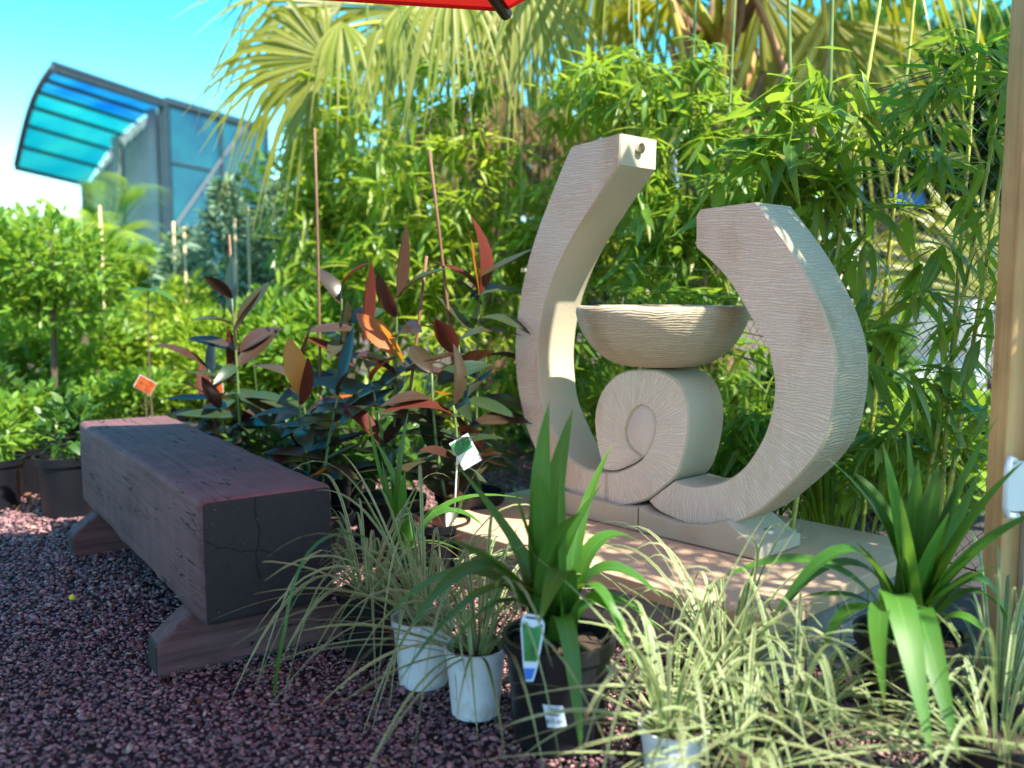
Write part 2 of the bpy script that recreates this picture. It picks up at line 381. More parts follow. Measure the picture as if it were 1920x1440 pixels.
def bez(p0, p1, p2, n):
    t = np.linspace(0, 1, n)[:, None]; return (1-t)**2*p0 + 2*t*(1-t)*p1 + t*t*p2
def ribbon(pts, width, prof, fold=.18, twist=0., side0=None):
    pts = np.asarray(pts, float); n = len(pts); T = nrm(np.gradient(pts, axis=0)); V = []; uv = []; F = []
    h = pts[-1]-pts[0]; h[2] = 0
    if np.linalg.norm(h) < .03: h = np.array([random.uniform(-1, 1), random.uniform(-1, 1), 0])
    sd_ = nrm(np.cross(nrm(h), [0, 0, 1.])) if side0 is None else nrm(side0)
    for i in range(n):
        t = i/(n-1); a = twist*t
        s = nrm(sd_ - T[i]*np.dot(sd_, T[i])); nn = np.cross(s, T[i])
        s2 = math.cos(a)*s + math.sin(a)*nn; n2 = np.cross(s2, T[i]); w = width*.5*prof(t)
        V += [pts[i]-s2*w+n2*w*fold, pts[i], pts[i]+s2*w+n2*w*fold]; uv += [(0, t), (.5, t), (1, t)]
        if i: b = 3*(i-1); F += [(b, b+1, b+4, b+3), (b+1, b+2, b+5, b+4)]
    return np.array(V), F, np.array(uv)
strap_prof = lambda t: (.72+.28*min(1, t*3))*(1-max(0, (t-.45)/.55)**2.2)+.004
grass_prof = lambda t: (1-max(0, (t-.35)/.65)**1.8)*.95+.05
def leaf_ribbon(name, pts, width, mat, parent, prof=strap_prof, fold=.2, twist=0., side0=None):
    V, F, uv = ribbon(pts, width, prof, fold, twist, side0)
    return link(name, make_mesh(name, V, F, uv, True), mat, parent)

# ================================================================== THE SETTING
def grid(x0, x1, y0, y1, nx, ny, z, amp, sc):
    X, Y = np.meshgrid(np.linspace(x0, x1, nx), np.linspace(y0, y1, ny)); Z = z + amp*(np.sin(X*sc+1.3)*np.cos(Y*sc*.8)+.5*np.sin(X*sc*2.3+Y*sc*1.9))
    V = np.stack([X.ravel(), Y.ravel(), Z.ravel()], 1); i = np.arange(nx*ny).reshape(ny, nx)
    return V, np.stack([i[:-1, :-1].ravel(), i[:-1, 1:].ravel(), i[1:, 1:].ravel(), i[1:, :-1].ravel()], 1)
V, F = grid(-400, 400, -400, 400, 9, 9, -.03, 0, 1)
struct(link('ground', make_mesh('ground', V, F), M['ground']))
V, F = grid(-9, 2.2, -2.5, 5.6, 60, 50, -.016, .002, 3)
gp = struct(link('gravel_path', make_mesh('gravel_path', V, F), M['gravel_bed']))

ico = bmesh.new(); bmesh.ops.create_icosphere(ico, subdivisions=1, radius=1); IV = np.array([v.co[:] for v in ico.verts]); IF = np.array([[v.index for v in f.verts] for f in ico.faces]); ico.free()
def rand_rot(k, tilt):
    az = rng.uniform(0, 2*math.pi, k); tx = rng.normal(0, tilt, k); ty = rng.normal(0, tilt, k)
    X = np.stack([np.cos(az), np.sin(az), tx], 1); X = nrm(X); Z = np.stack([-ty, -tx, np.ones(k)], 1); Z = nrm(Z - X*np.sum(X*Z, 1, keepdims=True)); Y = np.cross(Z, X)
    return X, Y, Z
def stones(name, P, size, mat, parent):
    k = len(P); X, Y, Z = rand_rot(k, .35)
    jit = 1 + rng.uniform(-.28, .28, (k, len(IV), 1)); B = IV[None]*jit
    a = size*rng.uniform(.75, 1.35, k); b = size*rng.uniform(.55, .95, k); c = size*rng.uniform(.28, .55, k)
    V = P[:, None, :] + (B[..., 0:1]*a[:, None, None])*X[:, None] + (B[..., 1:2]*b[:, None, None])*Y[:, None] + (B[..., 2:3]*c[:, None, None])*Z[:, None]
    F = (IF[None] + (np.arange(k)*len(IV))[:, None, None]).reshape(-1, 3)
    return stuff(link(name, make_mesh(name, V.reshape(-1, 3), F), mat, parent))
def in_view(P, mx=140, my=140):
    x, y, d = px(P); return (x > -mx) & (x < 1920+mx) & (y < 1440+my) & (y > -my)
pts = []
for (y0, y1, dens) in ((1.6, 2.6, 9500), (2.6, 3.6, 6500), (3.6, 5.4, 3200)):
    A = (1.3+3.6)*(y1-y0); k = int(A*dens); P = np.stack([rng.uniform(-3.6, 1.3, k), rng.uniform(y0, y1, k), rng.uniform(-.012, .004, k)], 1); pts.append((P[in_view(P)], y0))
GP = np.concatenate([p for p, _ in pts]); GS = np.concatenate([np.full(len(p), .0068 if y < 2 else (.0085 if y < 3 else .012)) for p, y in pts])
keep = ~((GP[:, 0] > .45) & (GP[:, 1] > 2.35)); GP, GS = GP[keep], GS[keep]
GS = GS*np.where(rng.random(len(GS)) < .04, 1.7, rng.uniform(.65, 1.15, len(GS)))
stones('gravel', GP, GS, M['gravel'], gp)
# bark chips of the far bed
k = 2600; P = np.stack([rng.uniform(-4, -1.2, k), rng.uniform(4.1, 7.5, k), rng.uniform(-.01, .02, k)], 1)
ch = stones('bark_mulch', P, np.full(k, .022), M['chip'], None); struct(ch) if False else None
ch['kind'] = 'stuff'; tag(ch, 'reddish brown bark mulch among the black pots beyond the bench', 'mulch')

# ================================================================== STONE FOUNTAIN
SL = .2                                        # plinth top height
fa, fb = G(1167, 991, SL), G(1424, 1053, SL)
FU = nrm(fb-fa); FN = np.array([-FU[1], FU[0], 0]); FQ = fa + FN*.03; FQ[2] = SL
def PLN(x, y, w=0):
    d = ray(x, y); q = FQ + FN*w; t = np.dot(q-CAM, FN)/np.dot(d, FN); p = CAM+d*t
    return np.array([np.dot(p-FQ, FU), p[2]-SL])
def FW(u, w, z): return FQ + FU*u + FN*w + np.array([0, 0, z])
def crom(P, n):
    P = np.array(P, float); Q = np.vstack([2*P[0]-P[1], P, 2*P[-1]-P[-2]]); out = []
    for i in range(len(P)-1):
        for t in np.linspace(0, 1, 12, endpoint=False):
            a, b, c, d = Q[i:i+4]; out.append(.5*((2*b)+(c-a)*t+(2*a-5*b+4*c-d)*t*t+(3*b-a-3*c+d)*t**3))
    out.append(P[-1]); out = np.array(out)
    s = np.r_[0, np.cumsum(np.linalg.norm(np.diff(out, axis=0), axis=1))]; tt = np.linspace(0, s[-1], n)
    return np.stack([np.interp(tt, s, out[:, k]) for k in range(2)], 1)
TH = .2
def arm(name, outer, inner, parent, w0=0., th=TH, outer_m=1, ch=.006, vfun=None):
    """front strip between two matched outlines, extruded by th; slots: 0 front, 1 outer/back side, 2 smooth inner"""
    n = len(outer); mid = (outer+inner)/2; s = np.r_[0, np.cumsum(np.linalg.norm(np.diff(mid, axis=0), axis=1))]
    V = []; UV = []; F = []; MI = []
    def vv(p, i):
        if vfun is None: return s[i]
        r_ = vfun(np.dot(p-FQ, FU), p[2]-SL, i); return s[i] if r_ is None else r_
    def quadstrip(A, B, ua, ub, mi, flip=False):
        b0 = len(V)
        for i in range(n): V.append(A[i]); UV.append((ua[i], vv(A[i], i))); V.append(B[i]); UV.append((ub[i], vv(B[i], i)))
        for i in range(n-1):
            q = (b0+2*i, b0+2*i+1, b0+2*i+3, b0+2*i+2); F.append(q[::-1] if flip else q); MI.append(mi)
    wid = np.linalg.norm(outer-inner, axis=1)
    dirn = (inner-outer)/wid[:, None]
    cw = np.minimum(ch, wid*.22)[:, None]; oi, ii = outer+dirn*cw, inner-dirn*cw           # chamfered front arrises
    f = lambda P, w: [FW(p[0], w, p[1]) for p in P]
    z = np.zeros(n); K = 4
    for k in range(K):
        A = oi+(ii-oi)*(k/K); B = oi+(ii-oi)*((k+1)/K); quadstrip(f(A, w0), f(B, w0), wid*k/K, wid*(k+1)/K, 0)
    quadstrip(f(outer, w0+ch), f(oi, w0), z-.01, z, 3); quadstrip(f(ii, w0), f(inner, w0+ch), wid, wid+.01, 3)
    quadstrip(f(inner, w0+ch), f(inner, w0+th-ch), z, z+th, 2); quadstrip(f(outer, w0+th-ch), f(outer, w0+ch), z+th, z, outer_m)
    quadstrip(f(inner, w0+th-ch), f(ii, w0+th), z, z+.01, 3); quadstrip(f(oi, w0+th), f(outer, w0+th-ch), z, z+.01, 3)
    quadstrip(f(ii, w0+th), f(oi, w0+th), z, wid, 1)
    for i, fl in ((0, False), (n-1, True)):          # end caps
        b0 = len(V); loop = [FW(*q) for q in ((outer[i][0], w0+ch, outer[i][1]), (oi[i][0], w0, oi[i][1]), (ii[i][0], w0, ii[i][1]), (inner[i][0], w0+ch, inner[i][1]), (inner[i][0], w0+th-ch, inner[i][1]), (ii[i][0], w0+th, ii[i][1]), (oi[i][0], w0+th, oi[i][1]), (outer[i][0], w0+th-ch, outer[i][1]))]
        V.extend(loop); UV.extend([(0, s[i])]*8); q = tuple(range(b0, b0+8)); F.append(q if fl else q[::-1]); MI.append(2)
    me = make_mesh(name, V, F, UV, True)
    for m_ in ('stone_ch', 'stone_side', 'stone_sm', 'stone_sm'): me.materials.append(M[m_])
    me.polygons.foreach_set('material_index', MI)
    bm = bmesh.new(); bm.from_mesh(me); bmesh.ops.remove_doubles(bm, verts=bm.verts, dist=.0002); bmesh.ops.recalc_face_normals(bm, faces=bm.faces); bm.to_mesh(me); bm.free()
    me.polygons.foreach_set('use_smooth', np.ones(len(me.polygons), bool)); me.set_sharp_from_angle(angle=R(38))
    return link(name, me, None, parent)
def uvp(L): return [PLN(*p) for p in L]
ft = thing('stone_fountain', 'pale chiselled stone water fountain of two curved arms around a bowl on the plinth', 'fountain', FW(.1, .1, 0))
o1 = [(1070,276),(1054,310),(1030,370),(1004,440),(984,510),(971,580),(965,640),(966,690),(972,740),(987,804),(1006,849),(1032,890),(1074,927),(1122,948)]
i1 = [(1162,308),(1111,385),(1062,467),(1031,539),(1016,599),(1009,662),(1012,719),(1018,758),(1036,804),(1059,849),(1092,875),(1130,885)]
o2 = [(1122,948),(1160,950),(1209,939),(1242,916),(1269,890),(1283,850),(1291,804),(1289,755),(1269,714),(1235,694)]
i2 = [(1130,885),(1160,883),(1190,870),(1206,857),(1220,833),(1228,805),(1226,780),(1215,765),(1202,760)]
o3 = [(1235,694),(1195,692),(1160,700),(1133,725),(1118,758),(1114,790),(1119,835),(1130,880)]
i3 = [(1202,760),(1188,767),(1178,785),(1172,805),(1174,825),(1184,842),(1201,855)]
O_ = np.vstack([[PLN(1070, 276)], crom(uvp([(1066, 284)]+o1[1:]), 46), crom(uvp(o2), 34)[1:], crom(uvp(o3), 26)[1:], crom(uvp([(1130,880),(1145,882.5),(1160,881),(1189,868.5),(1201,859.5)]), 14)[1:]])
I_ = np.vstack([[PLN(1164, 250)], crom(uvp(i1), 46), crom(uvp(i2), 34)[1:], crom(uvp(i3), 26)[1:], crom(uvp([(1201,855),(1202,855.5),(1203,856),(1203.6,856.6),(1204,857)]), 14)[1:]])
LC = PLN(1118, 740); RC = PLN(1300, 735)
def v_left(u, z, i):
    if i > 47: return None
    return z-LC[1] if z > LC[1] else -.36*math.atan2(LC[1]-z, LC[0]-u)
def v_right(u, z, i): return (z-RC[1]) + .06*(u-RC[0]) if z > RC[1] else -.36*math.atan2(RC[1]-z, u-RC[0]) + .06*(u-RC[0])
la = arm('spiral_arm', O_, I_, ft, outer_m=2, vfun=v_left)
la['label'] = 'tall stone arm curling into a solid loop at its foot'
# recessed oval in the loop
ov = np.vstack([crom(uvp([(1206,857),(1220,833),(1228,805),(1226,780),(1215,765),(1202,760)]), 16), crom(uvp(i3), 16)[1:]])
mb = MB(); c0 = ov.mean(0); nV = len(ov)
mb.add([FW(*(c0[0], .003, c0[1]))] + [FW(c0[0]+(p[0]-c0[0])*.82, .003, c0[1]+(p[1]-c0[1])*.82) for p in ov] + [FW(p[0]+(p[0]-c0[0])*.04, .012, p[1]+(p[1]-c0[1])*.04) for p in ov],
       [(0, 1+i, 1+(i+1) % nV) for i in range(nV)] + [(1+i, 1+nV+i, 1+nV+(i+1) % nV, 1+(i+1) % nV) for i in range(nV)])
mb.build('oval_inset', M['stone_oval'], ft, smooth=True)
ro = [(1449,419),(1486,471),(1524,539),(1550,599),(1565,655),(1568,707),(1563,762),(1550,819),(1527,860),(1494,897),(1456,931),(1419,961),(1381,980),(1340,991),(1299,986),(1261,972),(1231,956),(1216,940)]
ri = [(1304,464),(1344,501),(1374,539),(1407,595),(1434,640),(1447,689),(1451,735),(1441,792),(1422,837),(1392,879),(1355,903),(1310,912),(1283,908),(1266,902)]
RO = np.vstack([[PLN(1419, 379)], crom(uvp([(1424, 386)]+ro), 60)]); RI = np.vstack([[PLN(1311, 393)], [PLN(1304, 404)], crom(uvp(ri), 59)])
ra = arm('curved_arm', RO, RI, ft, vfun=v_right)
# bowl
bc = FW(PLN(1240, 600, .1)[0], .1, 0); br = .292; bz0 = PLN(1240, 692, .0)[1]+.004
prof = [(.0, 0), (.13, 0), (.148, .004), (.182, .018), (.212, .038), (.240, .065), (.262, .096), (.279, .13), (.289, .162), (.2925, .182), (.289, .196), (.28, .203), (.258, .201), (.242, .17), (.2, .09), (.1, .05), (0, .045)]
V = []; UV = []; seg = 64; F = []
ss = np.r_[0, np.cumsum([math.hypot(prof[i+1][0]-prof[i][0], prof[i+1][1]-prof[i][1]) for i in range(len(prof)-1)])]
for j, (r_, z_) in enumerate(prof):
    for k in range(seg+1): a = 2*math.pi*k/seg; V.append((bc[0]+r_*math.cos(a), bc[1]+r_*math.sin(a), SL+bz0+z_)); UV.append((a*.29, ss[j]))
for j in range(len(prof)-1):
    for k in range(seg): F.append((j*(seg+1)+k, j*(seg+1)+k+1, (j+1)*(seg+1)+k+1, (j+1)*(seg+1)+k))
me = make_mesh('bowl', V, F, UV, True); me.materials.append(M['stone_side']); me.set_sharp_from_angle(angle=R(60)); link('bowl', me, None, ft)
# spout: short steel pipe in the end of the tall arm
e0, e1 = PLN(1164, 250), PLN(1162, 308); em = (e0+e1)/2
sp = FW(em[0], .095, em[1]+.012)
mb = MB(); ax = nrm(FU*1.0 + np.array([0, 0, -.12]))
def ring(c, ax, r0, r1, seg=20):
    A = nrm(np.cross(ax, [0, 0, 1.])); B = np.cross(ax, A)
    V = []
    for (rr, t) in ((r0, -.06), (r0, .016), (r1, .016), (r1, -.04)):
        for k in range(seg): a = 2*math.pi*k/seg; V.append(c+ax*t+rr*(math.cos(a)*A+math.sin(a)*B))
    F = [(i*seg+k, i*seg+(k+1) % seg, (i+1)*seg+(k+1) % seg, (i+1)*seg+k) for i in range(3) for k in range(seg)] + [tuple(3*seg+k for k in range(seg))]
    return V, F
mb.add(*ring(sp, ax, .018, .0145)); spo = mb.build('spout', M['chrome'], ft, smooth=R(40)); spo['label'] = 'short steel water spout pipe'
# base blocks
def prism(name, poly, w0, w1, mat, parent, bevel=.006):
    mb = MB(); n = len(poly); mb.add([FW(u, w0, z) for u, z in poly]+[FW(u, w1, z) for u, z in poly], [tuple(range(n)), tuple(range(2*n-1, n-1, -1))]+[(i, i+n, (i+1) % n+n, (i+1) % n) for i in range(n)])
    o = mb.build(name, mat, parent, bevel=bevel)
    bm = bmesh.new(); bm.from_mesh(o.data); bmesh.ops.recalc_face_normals(bm, faces=bm.faces); bm.to_mesh(o.data); bm.free(); return o
uA, uJ, uE = -.40, PLN(1195, 975, -.03)[0], PLN(1424, 1053, -.03)[0]
prism('base_block', [(uA, .002), (uJ-.003, .002), (uJ-.003, .085), (uJ-.08, .075), (uA+.12, .085), (uA, .05)], -.03, .215, M['stone_sm'], ft)
prism('base_block', [(uJ+.003, .002), (uE, .002), (uE, .042), (uE-.03, .052), (uE-.12, .105), (uE-.2, .075), (uJ+.16, .06), (uJ+.04, .075), (uJ+.003, .09)], -.03, .215, M['stone_sm'], ft)
bp = FW(uE-.055, .1, .07); mb = MB(); mb.lathe([(0, .0), (.012, .0), (.02, -.004), (.022, -.02)], bp, 12); mb.build('anchor_bolt', M['galv'], ft)

# ================================================================== PLINTH
pl = thing('stone_plinth', 'low plinth of stone blocks with a sandstone cap under the fountain', 'plinth', FW(.1, .05, -SL))
def fbox(name, u0, u1, w0, w1, z0, z1, mat, parent, bevel=.004):
    mb = MB(); mb.box(FW((u0+u1)/2, (w0+w1)/2, (z0+z1)/2), (u1-u0, w1-w0, z1-z0), [FU, FN, (0, 0, 1)]); return mb.build(name, mat, parent, bevel=bevel)
U0, U1, W0, W1 = -.68, .815, -.445, .54
fbox('cap_slab', U0, .06, W0, W1, -.048, 0, M['slab'], pl); fbox('cap_slab', .064, U1, W0, W1, -.048, -.0005, M['slab'], pl)
for row, (z0, z1) in enumerate(((-.122, -.05), (-.2, -.124))):
    ins = .02 - row*.012; n = 5; off = .15 if row else 0
    us = [U0+ins] + [U0+ins + (U1-U0-2*ins)*(k+off+.0)/n for k in range(1 if not row else 0, n)] + [U1-ins]; us = sorted(set(us))
    for a, b in zip(us[:-1], us[1:]):
        if b-a > .02:
            fbox('block', a+.002, b-.002, W0+ins, W0+ins+.2, z0, z1, M['block'], pl); fbox('block', a+.002, b-.002, W1-ins-.2, W1-ins, z0, z1, M['block'], pl)
    for k in range(3):
        wa = W0+ins+.204+(W1-W0-2*ins-.408)*k/3; wb = W0+ins+.204+(W1-W0-2*ins-.408)*(k+1)/3
        fbox('block', U1-ins-.2, U1-ins, wa+.002, wb-.002, z0, z1, M['block'], pl); fbox('block', U0+ins, U0+ins+.2, wa+.002, wb-.002, z0, z1, M['block'], pl)

# ================================================================== TIMBER BENCH
ZT, ZB = .486, .155
b0, b1, b2 = G(375, 940, ZT), G(630, 910, ZT), G(148, 790, ZT)
BL = nrm(b2-b0); BWd = np.array([-BL[1], BL[0], 0])*-1; BLen = np.linalg.norm(b2-b0); BW = .355
bench = thing('timber_bench', 'heavy dark weathered timber beam bench on two sleeper feet on the gravel', 'bench', b0*np.array([1, 1, 0]))
def noisebox(L, W, H, nx, ny, nz, amp, r=.012):
    bm = bmesh.new(); bmesh.ops.create_cube(bm, size=1)
    for v in bm.verts: v.co = Vector((v.co.x*L, v.co.y*W, v.co.z*H))
    bmesh.ops.bevel(bm, geom=list(bm.edges), offset=r, segments=3, affect='EDGES', profile=.5)
    ed = [e for e in bm.edges if abs((e.verts[0].co-e.verts[1].co).x) > L*.5]
    bmesh.ops.subdivide_edges(bm, edges=ed, cuts=nx, use_grid_fill=True)
    for v in bm.verts:
        x, y, z = v.co; k = amp*(math.sin(x*9+y*7)+math.sin(x*23+z*11)*.6+math.sin(x*51+y*31+z*17)*.4)
        v.co.y += k; v.co.z += amp*(math.sin(x*13+2+y*5)+.5*math.sin(x*37+1))*.8
    return bm
bm = noisebox(BLen, BW, ZT-ZB, 60, 4, 4, .002, .02); me = bpy.data.meshes.new('beam'); bm.to_mesh(me); bm.free(); me.materials.append(M['beam'])
me.polygons.foreach_set('use_smooth', np.ones(len(me.polygons), bool)); me.set_sharp_from_angle(angle=R(35))
cB = b0 + BL*BLen/2 + BWd*BW/2; cB[2] = (ZT+ZB)/2
Mb = Matrix(((BL[0], -BWd[0], 0, cB[0]), (BL[1], -BWd[1], 0, cB[1]), (0, 0, 1, cB[2]), (0, 0, 0, 1)))
if Mb.to_3x3().determinant() < 0: Mb = Matrix(((BL[0], BWd[0], 0, cB[0]), (BL[1], BWd[1], 0, cB[1]), (0, 0, 1, cB[2]), (0, 0, 0, 1)))
link('beam', me, None, bench, Mb)
# end-grain checks on the near end: two real splits
for (cc, ln, an) in (((.5, .62), .30, 1.52), ((.62, .42), .16, .35)):
    pass
for dl in (.14, 1.47):
    gx = b0 + BL*(dl+.05) + BWd*BW/2; lw = BW+.175; h = ZB+.012; w2 = .1
    poly = [(-lw/2, 0), (lw/2, 0), (lw/2, h*.55), (lw/2-.095, h), (-lw/2+.095, h), (-lw/2, h*.55)]
    mb = MB(); n = 6
    mb.add([(y_, -w2/2, z_) for y_, z_ in poly]+[(y_, w2/2, z_) for y_, z_ in poly], [tuple(range(n)), tuple(range(2*n-1, n-1, -1))]+[(i, i+n, (i+1) % n+n, (i+1) % n) for i in range(n)])
    Ml = Matrix(((BWd[0], BL[0], 0, gx[0]), (BWd[1], BL[1], 0, gx[1]), (0, 0, 1, -.012), (0, 0, 0, 1)))
    o = mb.build('foot', M['beam'], bench, Ml, bevel=.008)
    bm = bmesh.new(); bm.from_mesh(o.data); bmesh.ops.recalc_face_normals(bm, faces=bm.faces); bm.to_mesh(o.data); bm.free()

# ================================================================== RED UMBRELLA
mu, nt, b, out = newmat('red_canvas')
b.inputs['Base Color'].default_value = (.62, .012, .01, 1); b.inputs['Roughness'].default_value = .8
t = N(nt, 'ShaderNodeBsdfTranslucent', Color=(.85, .03, .02, 1)); mx = N(nt, 'ShaderNodeMixShader'); mx.inputs[0].default_value = .22
nt.links.new(b.outputs[0], mx.inputs[1]); nt.links.new(t.outputs[0], mx.inputs[2]); nt.links.new(mx.outputs[0], out.inputs['Surface'])
c1 = D(946, 15, 3.0); SIDE = 2.45; an0 = math.atan2(-.2, -.98); corner = [c1]
for k in range(4): an = an0 + k*math.pi*.4; corner.append(corner[-1]+SIDE*np.array([math.cos(an), math.sin(an), 0]))
apex = np.mean(corner, 0)+np.array([0, 0, .6]); MAST = np.array([-2.75, .7, 0])
um = thing('garden_umbrella', 'red canvas garden umbrella reaching over the bench from above', 'umbrella', MAST)
for i in range(5):
    A, B = corner[i], corner[(i+1) % 5]; V = []; F = []; n = 10
    for j in range(n+1):
        for k in range(n+1):
            a = A+(apex-A)*j/n; bb = B+(apex-B)*j/n; p = a+(bb-a)*k/n; p = p-np.array([0, 0, .05*math.sin(math.pi*k/n)*math.sin(math.pi*j/n)]); V.append(p)
    for j in range(n):
        for k in range(n): F.append((j*(n+1)+k, j*(n+1)+k+1, (j+1)*(n+1)+k+1, (j+1)*(n+1)+k))
    o = link('canopy_panel', make_mesh('canopy_panel', V, F, None, True), mu, um)
    mb = MB(); mb.add([A, B, B-np.array([0, 0, .012]), A-np.array([0, 0, .012])], [(0, 1, 2, 3)]); mb.build('hem', mu, o)
    mb = MB(); mb.tube([A-np.array([0, 0, .012]), apex-np.array([0, 0, .06])], .011, 8); rb = mb.build('rib', M['black'], um)
    mb = MB(); dr = nrm(apex-A); mb.tube([A-dr*.015-np.array([0, 0, .012]), A+dr*.11-np.array([0, 0, .012])], .021, 10); mb.build('rib_end_cap', M['black'], rb)
mb = MB(); mb.tube([MAST, MAST+np.array([0, 0, 2.9])], .035, 12); mb.build('pole', M['black'], um)
mb = MB(); mb.tube([MAST+np.array([0, 0, 2.55]), (MAST+apex)/2+np.array([0, 0, 1.75]), apex+np.array([0, 0, .05])], .028, 10); mb.build('arm', M['black'], um)
mb = MB(); mb.lathe([(0, .09), (.03, .09), (.05, .07), (.33, .05), (.35, 0)], (MAST[0], MAST[1], -.02), 24); mb.build('base', M['black'], um)

# ================================================================== CHAIN LINK FENCE, POSTS
def FX(Y): return 1.52-.382*(Y-3.35)
FD = nrm(np.array([-.382, 1, 0]))
fence = thing('chain_link_fence', 'dark chain link fence running behind the fountain through the bamboo', 'fence', (FX(5), 5, 0))
y0, y1 = 1.6, 11.0; Lf = (y1-y0)/FD[1]; org = np.array([FX(y0), y0, 0]); side = np.array([FD[1], -FD[0], 0])
AW = .028; V = []; F = []; nw = int(Lf*.8/AW); nz = int(1.76/AW); r_ = .0019; kk = np.arange(nz+1)
for w in range(nw):
    par = (kk+w) % 2; xx = w*AW + par*AW; dd = np.where(par == 0, r_, -r_)
    P = org + xx[:, None]*FD + dd[:, None]*side + (kk*AW+.02)[:, None]*np.array([0, 0, 1.])
    T3 = np.array([(1, 0), (-.5, .87), (-.5, -.87)])*r_
    b_ = w*(nz+1)*3; V.append((P[:, None, :]+T3[None, :, 0:1]*FD+T3[None, :, 1:2]*side).reshape(-1, 3))
    i3 = np.arange(nz)[:, None]*3; k3 = np.arange(3)[None]; F.append((b_+np.stack([i3+k3, i3+(k3+1) % 3, i3+3+(k3+1) % 3, i3+3+k3], -1)).reshape(-1, 4))
V = np.concatenate(V); F = np.concatenate(F)
stuff(link('wire_mesh', make_mesh('wire_mesh', np.array(V), np.array(F)), M['wire'], fence))
for z_ in (.04, 1.79, 1.80):
    mb = MB(); mb.tube([org+FD*t_+np.array([0, 0, z_+.006*math.sin(t_*2)])+side*(.003 if z_ > 1.79 else 0) for t_ in np.linspace(0, Lf, 40)], .0035, 5); mb.build('tension_wire', M['wire'], fence)
for t_ in (.9, 3.7, 6.5, 9.3):
    p = org+FD*t_+side*.03; mb = MB(); mb.tube([p+np.array([0, 0, -.05]), p+np.array([0, 0, 1.85])], .022, 10); mb.build('fence_post', M['galv'], fence)

tp = thing('timber_post', 'square treated pine post standing at the right edge', 'post', G(1880, 1290))
pb = D(1853, 890, 2.3); pw = .088
mb = MB(); mb.box((0, 0, 0), (3.1, pw, pw)); cx = pb[0]+pw/2+.042; 
mb.build('post_shaft', M['pine'], tp, Matrix.Translation((cx, 2.345, 1.5)) @ Matrix.Rotation(-math.pi/2, 4, 'Y'), bevel=.004)
stp = thing('steel_gate_post', 'galvanised steel channel with a white latch fixed beside the pine post', 'gate post', (cx+.02, 2.28, 0))
mb = MB(); mb.box((cx+.020, 2.285, 1.0), (.034, .028, 2.1)); mb.build('channel', M['galv'], stp, bevel=.003)
hp = D(1890, 880, 2.25)
mb = MB(); mb.tube([(hp[0]+.02, 2.255, hp[2]+.02), (hp[0]-.004, 2.235, hp[2]+.03), (hp[0]-.012, 2.23, hp[2]+.005), (hp[0]-.012, 2.23, hp[2]-.09), (hp[0]-.004, 2.235, hp[2]-.115), (hp[0]+.03, 2.25, hp[2]-.12)], .009, 8); mb.build('latch', M['white'], stp, smooth=True)
mb = MB(); mb.box((hp[0]+.03, 2.26, hp[2]-.045), (.05, .01, .13)); mb.build('latch_plate', M['white'], stp, bevel=.003)

# ================================================================== POTS
def pot(parent, c, r, h, mat, taper=.8, z=0):
    mb = MB(); mb.lathe([(0, .004), (r*taper, 0), (r*(taper+(1-taper)*.86), h*.86), (r*1.04, h*.87), (r*1.06, h), (r*.97, h), (r*.94, h*.86), (0, h*.84)], (c[0], c[1], z), 28)
    o = mb.build('pot', mat, parent, smooth=R(40))
    mb = MB(); k = 24; V = [(c[0], c[1], z+h*.9)]+[(c[0]+r*.93*math.cos(2*math.pi*i/k), c[1]+r*.93*math.sin(2*math.pi*i/k), z+h*(.87+.02*math.sin(i*2.7))) for i in range(k)]
    mb.add(V, [(0, 1+i, 1+(i+1) % k) for i in range(k)]); mb.build('soil', M['soil'], parent); return o

# ================================================================== STRAP-LEAVED PLANTS
WS = 1.3
def strap_plant(name, label, base, z0, specs, potspec=None, group=None, mat='strap', W=.042, n=14):
    t = thing(name, label, 'plant', (base[0], base[1], 0), group)
    if potspec: pot(t, base, potspec[0], potspec[1], M[potspec[2]])
    for (cx_, cy_, tx_, ty_, dy, w) in specs:
        a = random.uniform(0, 6.28); p0 = np.array([base[0]+.03*math.cos(a), base[1]+.03*math.sin(a), z0])
        p1 = D(cx_, cy_, base[1]+dy*.5); p2 = D(tx_, ty_, base[1]+dy)
        p1 = p1*1.0
        leaf_ribbon('leaf', bez(p0, p1, p2, n), (w or W)*WS, M[mat], t, strap_prof, .22, random.uniform(-.5, .5))
    return t
specA = [(1000,950,1030,752,.05,.046),(1010,1000,1074,765,.12,.044),(975,1000,962,900,.02,.04),(1050,1010,1150,830,.25,.022),(960,1000,850,865,.2,.046),(930,930,760,1190,-.1,.042),
 (950,960,735,1300,-.16,.036),(900,950,705,1180,.05,.03),(960,1040,800,1000,.1,.034),(1060,1000,1112,925,.12,.03),(1090,940,1205,1020,.12,.036),(1100,980,1240,1120,.0,.038),
 (1120,960,1190,1290,-.12,.036),(1075,960,1010,1172,-.22,.04),(1020,1050,1130,905,.06,.03),(980,1060,925,960,.05,.036),(1110,1050,1245,1190,.05,.034),(1060,1040,1092,1435,-.2,.032),
 (990,1080,880,1020,-.05,.04),(1025,1000,1010,880,-.03,.044),(1045,1010,1052,860,-.05,.042),(1000,1020,1090,960,-.1,.036),(940,1010,800,1300,-.05,.03),(1080,1050,1180,1180,-.1,.03),(1010,1040,1000,930,.1,.04),(970,1050,860,1130,-.12,.03)]
pA = strap_plant('strap_leaf_plant', 'glossy green strap-leaved plant in the large black pot with a price sticker', (.105, 1.97), .235, specA, (.122, .245, 'pot_black'))
